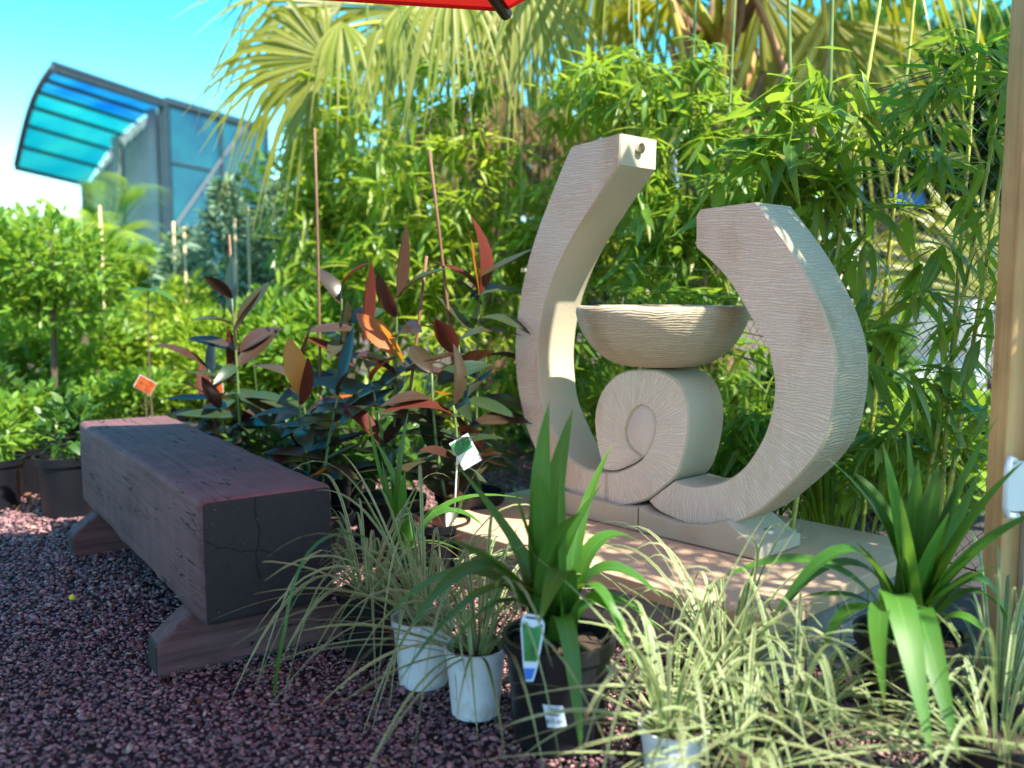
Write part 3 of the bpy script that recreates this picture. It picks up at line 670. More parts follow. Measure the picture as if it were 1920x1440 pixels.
# care tag and price sticker on the black pot
def onpot(a, z, r=.122, c=(.105, 1.97), h=.245, off=.002):
    rr = r*(.8+.2*.86*min(z/h/.86, 1))+off; return np.array([c[0]+rr*math.sin(a), c[1]-rr*math.cos(a), z])
def patch(name, quad, mat, parent, off=0., label=None, n=6):
    """quad of (angle,z) corners on the pot wall, bl br tr tl"""
    V = []; F = []
    for i in range(n+1):
        for j in range(2):
            a0 = np.array(quad[0])*(1-i/n)+np.array(quad[1])*(i/n); a1 = np.array(quad[3])*(1-i/n)+np.array(quad[2])*(i/n); q = a0*(1-j)+a1*j; V.append(onpot(q[0], q[1], off=.0022+off))
    for i in range(n): F.append((2*i, 2*i+2, 2*i+3, 2*i+1))
    o = link(name, make_mesh(name, V, F), mat, parent)
    if label: o['label'] = label
    return o
st = patch('price_sticker', [(-.27,.075),(.12,.078),(.03,.128),(-.36,.128)], M['label_blue'], pA, label='white price sticker reading 15.90 dollars')
def text(name, body, size, mat, parent, Mx):
    cu = bpy.data.curves.new(name, 'FONT'); cu.body = body; cu.size = size; cu.extrude = .0002; cu.resolution_u = 2; cu.align_x = 'CENTER'; cu.align_y = 'CENTER'
    o = bpy.data.objects.new(name, cu); COL.objects.link(o); dg = bpy.context.evaluated_depsgraph_get(); me = bpy.data.meshes.new_from_object(o.evaluated_get(dg)); bpy.data.objects.remove(o)
    me.materials.clear(); me.materials.append(mat); return link(name, me, None, parent, Mx)
def pot_M(a, z, off=.004, shear=0):
    p = onpot(a, z, off=off); nn = nrm(np.array([math.sin(a), -math.cos(a), -.12])); x = np.array([math.cos(a), math.sin(a), 0]); y = np.cross(nn, x)
    return Matrix(((x[0], y[0], nn[0], p[0]), (x[1], y[1], nn[1], p[1]), (x[2], y[2], nn[2], p[2]), (0, 0, 0, 1)))
text('price_text', '$15.90', .013, M['ink'], st, pot_M(-.13, .091))
for z_, s_, l_ in ((.119, .007, 'IIIII'), (.111, .0055, 'DIETES G'), (.104, .0055, '200MM')):
    if l_ == 'IIIII':
        for k in range(9):
            a = -.24+k*.02; patch('bar', [(a, .1165), (a+.010, .1165), (a+.010, .1215), (a, .1215)], M['ink'], st, .001, n=1)
    else:
        patch('print_line', [(-.25, z_), (-.03, z_+.001), (-.04, z_+.0035), (-.26, z_+.0025)], M['ink'], st, .001)
tg = thing('plant_care_tag', 'white plastic care tag with green foliage picture on the black pot rim', 'plant tag', onpot(-.20, .2))
def tagpoly(name, pts, mat, off, parent, c=None):
    V = []
    for (x, y) in pts:
        p = D(x, y, 1.0); d = ray(x, y); t = (TY-off)/d[1]; q = CAM+d*t; V.append(q)
    return link(name, make_mesh(name, V, [tuple(range(len(V)))]), mat, parent)
TY = 1.838
body = [(978,1160),(984,1150),(1014,1155),(1021,1170),(1020,1185),(1008,1250),(1000,1278),(986,1278),(981,1250),(976,1180)]
mb = MB(); F0 = [CAM+ray(x, y)*(TY/ray(x, y)[1]) for x, y in body]; n = len(body); mb.add(F0+[p+np.array([0, .0012, 0]) for p in F0], [tuple(range(n))[::-1], tuple(range(n, 2*n))]+[(i, i+n, (i+1) % n+n, (i+1) % n) for i in range(n)]); mb.build('tag_card', M['label_blue'], tg)
tagpoly('picture', [(979,1168),(999,1177),(1018,1170),(1006,1241),(983,1240)], M['tag_green'], .0012, tg)
tagpoly('blue_panel', [(982,1253),(1004,1253),(997,1274),(986,1274)], M['blue'], .0012, tg)
tagpoly('print_line', [(986,1155),(1012,1159),(1012,1163),(986,1159)], M['ink'], .0012, tg)
for k in range(6):
    x = 985+k*4; tagpoly('grass_picture_blade', [(x,1238),(x+2,1238),(x+3+k*.6,1200-k*3)], M['strap'], .002, tg)

specB = [(1740,1000,1872,780,.0,.05),(1690,1000,1655,830,.05,.044),(1700,980,1550,858,.1,.038),(1770,1000,1925,860,-.05,.046),(1790,1020,1960,955,-.05,.042),(1690,960,1600,885,.1,.04),
 (1640,860,1435,1180,-.06,.04),(1610,920,1455,1165,.05,.036),(1590,960,1340,1090,.05,.03),(1600,1040,1535,1245,-.1,.046),(1655,930,1750,1440,-.42,.05),(1690,990,1800,1430,-.42,.046),(1620,1000,1660,1330,-.4,.036),
 (1830,1010,1905,1200,-.05,.044),(1880,900,1905,1330,-.05,.04),(1780,1050,1865,1000,-.06,.04),(1745,1030,1805,900,.02,.044),(1715,1040,1722,860,.05,.046),(1700,1060,1690,930,-.06,.042),
 (1730,1080,1780,960,-.08,.044),(1760,1090,1880,1060,-.1,.04),(1680,1100,1600,1010,.02,.036),(1725,1060,1700,800,.08,.03),(1760,1060,1840,880,.06,.04),(1735,1000,1760,870,.1,.04),(1780,1100,1860,1200,-.1,.036),(1660,1090,1500,1120,0,.034)]
strap_plant('strap_leaf_plant', 'tall bright green strap-leaved plant in front of the pine post', (.93, 2.05), .17, specB, (.12, .22, 'pot_black'))
specC = [(700,900,690,765,0,.026),(740,900,766,770,.05,.022),(680,930,655,880,0,.02),(770,930,700,820,.1,.02),(720,940,735,870,-.05,.024),(760,950,800,890,0,.022),(700,960,640,930,-.05,.022),(745,960,760,880,-.1,.024),(730,960,715,860,.1,.022),
 (820,900,910,990,.05,.026),(780,920,860,960,-.05,.024),(790,900,985,935,.2,.03),(760,980,880,1040,-.1,.03),(690,980,600,1000,-.1,.02)]
strap_plant('strap_leaf_plant', 'young upright green strap plant between the bench end and the plinth', (-.33, 2.72), .17, specC, (.085, .18, 'pot_black'), W=.026)
# one long yellow-footed leaf drooping to the gravel
t = thing('drooping_leaf', 'long single green blade drooping to the gravel in front of the bench end', 'leaf', G(515, 1290))
leaf_ribbon('leaf', np.vstack([bez(D(690,1010,2.25), D(560,960,2.12), D(535,1180,2.05), 12), bez(D(535,1180,2.05), D(518,1250,2.03), G(515,1305,.01), 7)[1:]]), .02, M['strap'], t, lambda q: .9-.3*q, .2, .6)

# ================================================================== VARIEGATED GRASSES
def grass_clump(label, base, z0, nb, L, spread, potspec=None, lean=(0, 0), hero=()):
    t = thing('variegated_grass', label, 'plant', (base[0], base[1], 0), 'potted variegated grasses in front of the plinth')
    if potspec: pot(t, base, *potspec[:2], M[potspec[2]])
    for i in range(int(nb*1.2)):
        a = random.uniform(0, 2*math.pi); l = L*random.uniform(.6, 1.5); out = spread*(.35+1.75*random.random()**.8); dx, dy = math.cos(a)*out+lean[0], math.sin(a)*out+lean[1]
        q_ = random.uniform(.01, .06); p0 = np.array([base[0]+q_*math.cos(a), base[1]+q_*math.sin(a), z0]); h = math.sqrt(max(l*l-(dx*dx+dy*dy)*.8, .01))*random.uniform(.75, 1)
        p1 = p0+np.array([dx*.5, dy*.5, h*1.0]); dr = random.uniform(-.35, .75)*l if random.random() < .62 else -h*.9
        p2 = p0+np.array([dx*1.1, dy*1.1, -dr*.75]); p2[2] = max(p2[2], .012)
        leaf_ribbon('blade', bez(p0, p1, p2, 11), random.uniform(.0055, .0115), M['grass'], t, grass_prof, .25, random.uniform(-1, 1))
    for (cx_, cy_, tx_, ty_, dy, w) in hero:
        p0 = np.array([base[0], base[1], z0]); leaf_ribbon('blade', bez(p0, D(cx_, cy_, base[1]+dy*.5), D(tx_, ty_, base[1]+dy), 14), w, M['grass'], t, grass_prof, .25, .4)
    return t
grass_clump('cream-striped grass spilling from the front white pot beside the large black pot', (-.088, 2.1), .15, 46, .40, .24, (.072, .165, 'pot_white'), (-.04, -.04),
  [(800,980,660,1440,-.1,.012),(760,1000,640,1300,-.05,.01),(860,1000,900,1430,-.15,.01),(780,1010,690,1400,-.1,.01),(830,1050,880,1300,-.1,.009)])
grass_clump('cream-striped grass in the rear white pot left of the front white pot', (-.23, 2.27), .15, 44, .44, .26, (.078, .175, 'pot_white'), (-.06, -.02),
  [(720,960,600,1060,.05,.01),(700,900,590,920,.1,.009),(740,950,640,1240,-.1,.01),(690,880,640,850,.1,.008)])
grass_clump('cream-striped grass in a dark pot tucked against the bench end', (-.40, 2.46), .17, 40, .36, .22, (.085, .18, 'pot_black'), (.0, -.02))
grass_clump('cream-striped grass in the white pot at the bottom centre', (.335, 1.80), .10, 36, .38, .22, (.07, .115, 'pot_white'), (.06, .03),
  [(1350,1080,1440,960,.25,.008),(1420,1100,1505,975,.25,.008),(1180,1180,1000,1040,.1,.008)])
grass_clump('cream-striped grass arching at the foot of the plinth corner', (.50, 2.05), .10, 56, .40, .22, (.07, .12, 'pot_black'), (0, -.03),
  [(1440,1000,1500,960,.1,.009),(1550,1080,1690,1045,-.1,.010),(1560,960,1600,1180,-.1,.01),(1380,1000,1260,1080,0,.009),(1470,960,1380,1010,.05,.009)])
grass_clump('dense cream-striped grass at the bottom between the white pot and the tall strap plant', (.60, 1.86), .07, 48, .36, .26, (.075, .10, 'pot_black'), (0, 0),
  [(1640,1180,1960,1250,-.05,.012),(1560,1250,1900,1480,-.2,.012)])
grass_clump('cream-striped grass in the bottom right corner', (1.0, 1.78), .05, 55, .34, .25, (.075, .10, 'pot_black'), (0, 0))

grass_clump('cream-striped grass at the very bottom edge right of the white pot', (.47, 1.74), .05, 34, .32, .24, (.07, .08, 'pot_black'))
grass_clump('cream-striped grass at the right edge below the pine post', (1.12, 2.0), .06, 44, .36, .22, (.075, .10, 'pot_black'))
# ================================================================== DARK GINGER-LIKE PLANTS BEHIND THE BENCH
GINM = {k: leaf_meshes('leaf', GIN, M[k]) for k in ('dark', 'red', 'orange')}
def gin_leaf(parent, p, tip, roll, kind, k=0):
    d = tip-p; l = np.linalg.norm(d); up = np.array([math.sin(roll)*.8, -.25, math.cos(roll)]); 
    leaf_objects('leaf', [GINM[kind][k % 4]], [p], [d], [up], [l], parent)
def ginger(label, Y, xb, tops, potr, leaves=(), nl=9, seed=0, stake=None):
    nl += 6
    rnd = random.Random(seed); b = D(xb, 800, Y); t = thing('dark_leaf_plant', label, 'plant', (b[0], b[1], 0), 'dark-leaved potted plants behind the bench')
    pot(t, b, potr, potr*1.9, M['pot_black'])
    for (tx, ty) in tops:
        top = D(tx, ty, Y+rnd.uniform(-.1, .1)); foot = np.array([b[0]+rnd.uniform(-.05, .05), b[1]+rnd.uniform(-.05, .05), potr*1.6]); mid = (foot+top)/2+np.array([rnd.uniform(-.04, .04), rnd.uniform(-.04, .04), 0])
        P = bez(foot, mid, top, 12); mb = MB(); mb.tube(P, np.linspace(.0085, .004, 12), 7); mb.build('stem', M['stem_g'], t, smooth=True)
        a = rnd.uniform(0, 6.28)
        for i in range(nl):
            f = .22+.78*(i/(nl-1)) if nl > 1 else 1; p = P[min(11, int(f*11))]; a += 2.4; el = rnd.uniform(-.1, .8)+(.5 if i > nl-3 else 0); l = rnd.uniform(.17, .28)
            d = np.array([math.cos(a)*math.cos(el), math.sin(a)*math.cos(el)*.8, math.sin(el)]); kind = 'red' if (i > nl-3 and rnd.random() < .25) else ('orange' if rnd.random() < .04 else 'dark')
            gin_leaf(t, p, p+d*l, rnd.uniform(-.8, .8), kind, rnd.randint(0, 3))
    for (x0, y0_, x1, y1_, dy, roll, kind) in leaves: gin_leaf(t, D(x0, y0_, Y), D(x1, y1_, Y+dy), roll, kind, rnd.randint(0, 3))
    if stake:
        q0 = D(stake[0], stake[1], Y+.02); q1 = np.array([b[0], b[1], potr]); mb = MB(); mb.tube(bez(q1, (q0+q1)/2+np.array([.01, 0, 0]), q0, 6), .006, 7); mb.build('stake', M['stake'], t, smooth=True)
    return t
ginger('dark-leaved plant at the far end of the bench, left of the others', 3.9, 450, [(435,560),(390,690)], .12, [(440,575,400,520,0,.3,'dark'),(440,610,365,575,-.1,-.2,'dark'),(448,660,350,640,.0,0,'dark'),(425,720,455,620,.0,1.2,'red'),(445,600,510,530,.1,.3,'dark'),(450,660,520,590,.1,.3,'dark'),(430,710,345,700,-.1,.1,'dark'),(442,730,550,790,-.15,0,'dark')], 6, 3, (430, 440))
ginger('dark-leaved plant with a long brown stake behind the middle of the bench', 3.75, 600, [(640,540),(560,700)], .13, [(670,620,575,610,-.1,.6,'dark'),(680,640,690,490,.05,1.3,'red'),(665,690,580,620,-.1,.8,'red'),(650,560,630,690,.05,1.3,'dark')], 7, 5, (590, 240))
ginger('dark-leaved plant with one bright orange leaf beside the bench', 3.35, 730, [(745,560),(690,690)], .13, [(760,690,715,590,-.1,.5,'orange'),(760,700,860,645,-.1,.2,'dark'),(755,720,640,710,-.1,0,'dark'),(745,560,755,420,.05,1.2,'dark'),(745,600,720,560,.0,1,'red')], 8, 11, (800, 480))
ginger('dark-leaved plant with red shoots leaning on the left side of the fountain', 3.45, 880, [(900,520),(860,640)], .13, [(900,550,930,400,.05,1.2,'red'),(900,550,850,460,.0,1,'red'),(880,560,975,500,.05,.4,'dark'),(905,580,865,515,0,1,'dark'),(870,745,965,790,-.2,0,'dark'),(860,750,810,735,-.1,-.3,'orange')], 8, 17, (805, 280))
ginger('low dark-leaved plant just left of the plinth', 3.15, 820, [(810,700),(850,760)], .11, (), 7, 23)
ginger('low dark-leaved plant against the back edge of the bench', 3.25, 600, [(560,740),(640,720)], .11, [(600,800,520,790,-.1,.2,'dark'),(640,760,720,800,-.1,.2,'red')], 7, 29)
ginger('small dark-leaved plant half hidden behind the far bench edge', 4.3, 380, [(385,740)], .11, (), 6, 31)

# plant tag with a bird-like picture left plain, leaning by the plinth
tg2 = thing('plant_label_card', 'white printed plant card tilted among the dark leaves by the plinth', 'plant tag', D(870, 880, 3.1))
def quadcard(parent, P, Y, mat, name, off=0):
    V = [CAM+ray(x, y)*((Y-off)/ray(x, y)[1]) for x, y in P]; V = V+[v+np.array([0, .0015, 0]) for v in V]
    return link(name, make_mesh(name, V, [(3,2,1,0),(4,5,6,7),(0,1,5,4),(1,2,6,5),(2,3,7,6),(3,0,4,7)]), mat, parent)
quadcard(tg2, [(842,832),(877,812),(904,862),(870,882)], 3.1, M['white'], 'card'); quadcard(tg2, [(845,834),(876,817),(886,838),(857,856)], 3.1, M['tag_green'], 'picture', .003)
quadcard(tg2, [(862,868),(897,850),(900,857),(866,876)], 3.1, M['label_blue'], 'print_band', .003)
mb = MB(); mb.tube([D(857, 858, 3.105), D(851, 990, 3.105)], .003, 5); mb.build('tag_stem', M['white'], tg2)
for lab, cx_, cy_, rot in (('orange plant tag tilted behind the far end of the bench', 272, 722, .5), ('orange plant tag standing straighter, right of the tilted one', 400, 725, -.1)):
    q = thing('plant_tag', lab, 'plant tag', D(cx_, cy_, 4.4), 'orange plant tags'); c, s_ = math.cos(rot), math.sin(rot)
    P = [(cx_+c*a-s_*b, cy_+s_*a+c*b) for a, b in ((-18, 13), (18, 13), (18, -13), (-18, -13))]; quadcard(q, [P[3], P[2], P[1], P[0]], 4.4, M['white'], 'card')
    P2 = [(cx_+(p[0]-cx_)*.95, cy_+(p[1]-cy_)*.94) for p in P]; quadcard(q, [P2[3], P2[2], P2[1], P2[0]], 4.4, M['tag_orange'], 'picture', .004)
    mb = MB(); mb.tube([D(cx_, cy_+10, 4.405), D(cx_+6, cy_+120, 4.405)], .003, 5); mb.build('tag_stem', M['stem_b'], q)

# ================================================================== BAMBOO
BAMM = {k: leaf_meshes('leaf', BAM_HI, M[k]) for k in ('bamboo', 'bamboo_lime')}
def twig_leaves(C, per, Lr, rg, droop=(-1.15, .45)):
    P = []; Dr = []; Up = []; L = []
    for c in C:
        a0 = rg.uniform(0, 2*math.pi); k = rg.integers(per[0], per[1]+1)
        for j in range(k):
            a = a0+(j-(k-1)/2)*.5+rg.normal(0, .2); el = rg.uniform(*droop); d = np.array([math.cos(a)*math.cos(el), math.sin(a)*math.cos(el), math.sin(el)])
            P.append(c+rg.normal(0, .012, 3)); Dr.append(d); Up.append(np.array([rg.normal(0, .35), rg.normal(0, .35), 1.])); L.append(rg.uniform(*Lr))
    return np.array(P), np.array(Dr), np.array(Up), np.array(L)
def bamboo(label, base, culms, vol, ntw, Lr, mat='bamboo', culm_mat='culm_g', nind=60, per=(4, 7), seed=1, keep=None, rad=.011):
    """vol: list of (centre, radii) ellipsoids where twigs sit"""
    rg = np.random.default_rng(seed); t = thing('bamboo', label, 'bamboo', (base[0], base[1], 0), 'bamboos along the fence')
    tops = []
    for (p0, p1, p2) in culms:
        p0, p1, p2 = map(np.asarray, (p0, p1, p2)); P0 = bez(p0, p1, p2, 14); tt = np.sort(np.concatenate([np.linspace(0, 1, 14)+e for e in (-.006, 0, .006)]).clip(0, 1)); P = np.stack([np.interp(tt, np.linspace(0, 1, 14), P0[:, k]) for k in range(3)], 1)
        rr = np.linspace(rad, rad*.55, 42)*np.where(np.arange(42) % 3 == 1, 1.28, 1.0); mb = MB(); mb.tube(P[1:-1], rr[1:-1], 8)
        mb.build('culm', M[culm_mat], t, smooth=True); tops.append(P0)
    C = []
    tot = sum(np.prod(r_) for _, r_ in vol)
    for c, r_ in vol:
        k = max(1, int(ntw*np.prod(r_)/tot)); d = nrm(rg.normal(0, 1, (k, 3)))*rg.uniform(.25, 1, (k, 1))**.5; C.append(np.asarray(c)+d*np.asarray(r_))
    C = np.concatenate(C); C = C[C[:, 2] > .08]
    if keep is not None: C = C[keep(C)]
    # twigs: thin branches from the nearest culm point
    if tops:
        allp = np.concatenate(tops); sel = C[rg.permutation(len(C))[:max(10, len(C)//4)]]; mb = MB()
        for c in sel:
            q = allp[np.argmin(np.linalg.norm(allp-c-np.array([0, 0, -.1]), axis=1))]; mb.tube(bez(q, (q+c)/2+np.array([0, 0, .08]), c, 5), [.0028, .0022, .0018, .0014, .001], 3, False)
        stuff(mb.build('twigs', M['stem_g'], t))
    P, Dr, Up, L = twig_leaves(C, per, Lr, rg)
    x, y, dep = px(P); vis = (x > -20) & (x < 1940) & (y > -20) & (y < 1460); score = np.where(vis, L/dep, 0)
    ind = np.argsort(-score)[:nind]; m = np.zeros(len(P), bool); m[ind] = score[ind] > 0
    if m.any(): leaf_objects('leaf', BAMM[mat], P[m], Dr[m], Up[m], L[m], t)
    foliage('foliage', BAM_LO, P[~m], Dr[~m], Up[~m], L[~m], M[mat], t); return t
def cul(x0, y0, x1, y1, Y, dY=0, bow=0):
    a, b = D(x0, y0, Y), D(x1, y1, Y+dY); d = b-a; a2 = a - d*(a[2]/d[2]) if abs(d[2]) > .2 else a; a2 = np.array([a2[0], a2[1], 0]) if abs(a2[0]-a[0]) < .5 else np.array([a[0], a[1], 0])
    e = b + (b-a2)*.35; return a2, (a2+e)/2+np.array([bow, 0, 0]), e
def V3(x, y, Y): return D(x, y, Y)
open_gap = lambda C: ~((px(C)[0] > 1640) & (px(C)[0] < 1830) & (px(C)[1] > 330) & (px(C)[1] < 700) & (np.random.default_rng(5).random(len(C)) < .55))
bamboo('bamboo with yellow canes just left of the pine post', D(1790, 950, 2.95), [cul(1775,950,1868,380,2.95,.1), cul(1745,880,1832,420,3.0,.05), cul(1600,300,1640,60,3.3,.1), cul(1640,270,1705,90,3.3,.1), cul(1800,480,1830,100,3.1,.1)],
       [(V3(1790,220,3.0),(.2,.15,.32)), (V3(1700,650,3.0),(.2,.12,.18)), (V3(1800,520,2.95),(.18,.15,.3)), (V3(1740,800,3.0),(.22,.12,.15))], 105, (.09, .2), nind=190, seed=2, culm_mat='culm', keep=open_gap, rad=.010)
bamboo('broad-leaved bamboo hanging above the right fountain arm', D(1560, 700, 3.35), [cul(1545,600,1560,20,3.35,.05), cul(1490,620,1480,60,3.5,.1)],
       [(V3(1540,240,3.3),(.22,.15,.28)), (V3(1600,420,3.25),(.18,.12,.18)), (V3(1450,330,3.5),(.22,.15,.2)), (V3(1660,560,3.3),(.15,.1,.15))], 85, (.13, .28), nind=190, seed=3, per=(4, 6), keep=open_gap)
bamboo('dense bamboo seen between the two fountain arms', D(1290, 800, 4.3), [cul(1270,800,1300,100,4.3,.1), cul(1340,760,1370,160,4.2,.1), cul(1210,780,1190,120,4.5,.1)],
       [(V3(1300,330,4.2),(.42,.25,.38)), (V3(1280,520,4.2),(.35,.2,.3)), (V3(1240,150,4.4),(.4,.25,.2)), (V3(1380,700,4.0),(.18,.15,.35)), (V3(1300,760,4.2),(.3,.15,.2))], 400, (.11, .21), nind=190, seed=4)
bamboo('sunlit bamboo rising behind the tip of the tall fountain arm', D(1120, 700, 4.9), [cul(1100,800,1080,60,5.0,.1), cul(1170,760,1230,40,4.8,.1)],
       [(V3(1130,180,4.8),(.32,.25,.22)), (V3(1060,430,5.0),(.35,.25,.4)), (V3(1180,420,4.8),(.35,.2,.4)), (V3(1130,700,4.6),(.35,.2,.3))], 400, (.1, .2), 'bamboo_lime', nind=140, seed=5)
bamboo('lime green bamboo left of the tall fountain arm', D(860, 700, 5.1), [cul(850,800,840,80,5.1,.1), cul(900,760,960,120,5.2,.1), cul(790,760,760,140,5.2,.1)],
       [(V3(840,330,5.1),(.45,.25,.35)), (V3(900,520,5.0),(.4,.25,.35)), (V3(760,500,5.1),(.4,.25,.35)), (V3(860,700,4.8),(.5,.2,.3)), (V3(840,160,5.2),(.3,.2,.18))], 480, (.11, .22), 'bamboo_lime', nind=130, seed=6)
bamboo('bright lime bamboo near the left end of the hedge', D(650, 700, 5.9), [cul(640,800,610,60,5.9,.1), cul(700,760,690,120,5.9,.1)],
       [(V3(660,330,5.9),(.45,.3,.5)), (V3(600,470,5.9),(.4,.25,.4)), (V3(680,560,5.7),(.5,.25,.4)), (V3(600,170,6.0),(.25,.25,.25)), (V3(640,740,5.5),(.5,.2,.25))], 480, (.12, .24), 'bamboo_lime', nind=110, seed=7)
bamboo('shaded bamboo low behind the fountain foot', D(1450, 900, 3.55), [cul(1470,900,1500,500,3.6,.05)],
       [(V3(1400,850,3.6),(.22,.1,.2)), (V3(1560,880,3.35),(.2,.08,.14)), (V3(1680,870,3.1),(.2,.08,.14)), (V3(1250,560,3.9),(.2,.1,.05)), (V3(1060,620,4.3),(.1,.1,.35))], 170, (.1, .2), nind=120, seed=8)
# unseen bamboo added right of the frame to shade fountain and pots
for i, (X, Y) in enumerate(((2.15, 2.1), (2.35, 1.3))):
    bamboo(('unseen bamboo clump beyond the fence right of the pine post, added for shade', 'nearest bamboo clump right of the pine post, unseen and added for shade')[i], (X, Y), [((X, Y, 0), (X+.05, Y, 1.4), (X-.1, Y+.1, 3.2)), ((X+.2, Y+.1, 0), (X+.2, Y+.2, 1.5), (X+.1, Y, 3.0))],
       [((X, Y, 1.7), (.42, .42, .75)), ((X-.1, Y, 2.7), (.5, .5, .55))], (560, 330)[i], (.1, .2), nind=0, seed=20+i)

# ================================================================== FAN PALMS
def fan(name, parent, hub, axis, normal, Rr, spread, nseg, mat, crown=None, droop=.35, rnd=None, tipdroop=.5):
    rnd = rnd or random; axis = nrm(axis); normal = nrm(np.asarray(normal)-axis*np.dot(normal, axis)); sidev = np.cross(axis, normal)
    Vs = []; Fs = []; Us = []; off = 0
    for i in range(nseg):
        a = (i/(nseg-1)-.5)*2*spread+rnd.uniform(-.03, .03); d = math.cos(a)*axis+math.sin(a)*sidev; l = Rr*(.72+.28*math.cos(a*.8))*rnd.uniform(.78, 1.1)
        n = 9; ts = np.linspace(0, 1, n); jit = rnd.uniform(-.13, .13)
        fall = (ts**2.6)*droop*l*rnd.uniform(.7, 1.3) + np.maximum(0, ts-.5)**1.7*tipdroop*l*2.4*rnd.uniform(.1, 2.0)
        pts_ = hub + d*(ts*l*(1-.10*ts*droop))[:, None] + normal*(jit*ts*l)[:, None] - np.array([0, 0, 1.])*fall[:, None]
        wf = lambda t: (min(t, .5)/.5*.9+.1)*(1 if t < .5 else max(.03, 1-(t-.5)/.5)**.9)
        V, F, uv = ribbon(pts_, 2*math.sin(spread/nseg)*Rr*.62, wf, .3*(1 if i % 2 else -1), 0, np.cross(normal, d))
        Vs.append(V); Fs += [tuple(q+off for q in f) for f in F]; Us.append(uv); off += len(V)
    o = link(name, make_mesh(name, np.concatenate(Vs), Fs, np.concatenate(Us), True), mat, parent)
    if crown is not None:
        mid = (np.asarray(crown)+hub)/2+np.array([0, 0, .12]); P = bez(np.asarray(crown, float), mid, hub+axis*.05, 9); mb = MB(); mb.tube(P, np.linspace(.030, .012, 9), 6); mb.build('petiole', M['culm'], o, smooth=True)
    return o
def trunk(parent, x, y, h, r, mat):
    mb = MB(); n = 22; P = [(x+.02*math.sin(i), y, h*i/(n-1)) for i in range(n)]; mb.tube(P, [r*(1+.12*(i % 2)) for i in range(n)], 14); mb.build('trunk', mat, parent, smooth=True)
M['trunk'] = plain('fibrous_palm_trunk', (.17,.095,.045), .9, .5, 14, bs=.8)
M['boot'] = plain('orange_leaf_base', (.42,.21,.06), .7, .35, 12)
M['petiole_y'] = plain('yellow_petiole', (.40,.36,.05), .45, .25, 8)
M['petiole_d'] = plain('dead_brown_petiole', (.33,.17,.10), .7, .25, 8)
cr1 = D(1345, 110, 5.7); p1 = thing('fan_palm', 'fan palm with orange leaf bases behind the right fountain arm', 'palm', (cr1[0], cr1[1], 0))
trunk(p1, cr1[0], cr1[1], cr1[2]-.1, .15, M['trunk'])
rr = random.Random(4)
for i in range(26):
    a = rr.uniform(0, 6.28); z_ = cr1[2]-rr.uniform(-.25, .9); q = np.array([cr1[0]+.13*math.cos(a), cr1[1]+.13*math.sin(a), z_]); mb = MB(); e = q+np.array([.16*math.cos(a), .16*math.sin(a), .3]); mb.tube([q, (q+e)/2+np.array([.02*math.cos(a), .02*math.sin(a), -.03]), e], [.05, .034, .02], 6); mb.build('leaf_base', M['boot'] if i % 3 else M['trunk'], p1, smooth=True)
for (x0, y0_, x1, y1_, m_, r_) in ((1340,230,1375,-120,'petiole_y',.03),(1372,200,1460,-120,'petiole_y',.03),(1395,340,1600,-60,'petiole_y',.036),(1430,200,1660,-160,'petiole_y',.03),(1490,190,1390,-60,'petiole_d',.026),(1400,330,1475,120,'petiole_d',.03),(1560,330,1540,-30,'petiole_y',.026),(1300,220,1240,-60,'petiole_y',.026),(1480,420,1560,60,'petiole_d',.022)):
    a, b = D(x0, y0_, 5.6), D(x1, y1_, 5.4); mb = MB(); mb.tube(bez(a, (a+b)/2+np.array([.03, 0, 0]), b, 8), np.linspace(r_, r_*.6, 8), 7); mb.build('petiole', M[m_], p1, smooth=True)
fan('frond', p1, D(1240,130,5.4), [-.35,-.1,-1], [.1,-1,.1], .66, 1.0, 24, M['palm'], None, .15, rr)
fan('frond', p1, D(1560,40,6.0), [.25,0,-1], [0,-1,.1], 1.1, 1.3, 34, M['palm'], None, .1, rr)
fan('frond', p1, D(1870,560,5.2), [-.75,.2,.75], [.2,-1,0], 1.2, .75, 26, M['palm'], D(2050,900,5.2), .15, rr)
fan('frond', p1, D(1420,-30,5.8), [.1,0,-1], [0,-1,.2], .9, 1.0, 26, M['palm'], None, .15, rr)
for i in range(9):
    a = i*.7+.3; h = np.array([math.cos(a), math.sin(a), 0]); hub = cr1+h*.75+np.array([0, 0, .85+.25*math.sin(i*2.1)]); fan('frond', p1, hub, h+np.array([0, 0, .15]), [0, 0, 1], .95, 1.25, 26, M['palm'], cr1+np.array([0, 0, .1]), .5, rr)
cr2 = D(930, 60, 7.8); p2 = thing('fan_palm', 'fan palm with long drooping pale tips behind the lime bamboo on the left', 'palm', (cr2[0], cr2[1], 0))
trunk(p2, cr2[0], cr2[1], cr2[2], .17, M['trunk'])
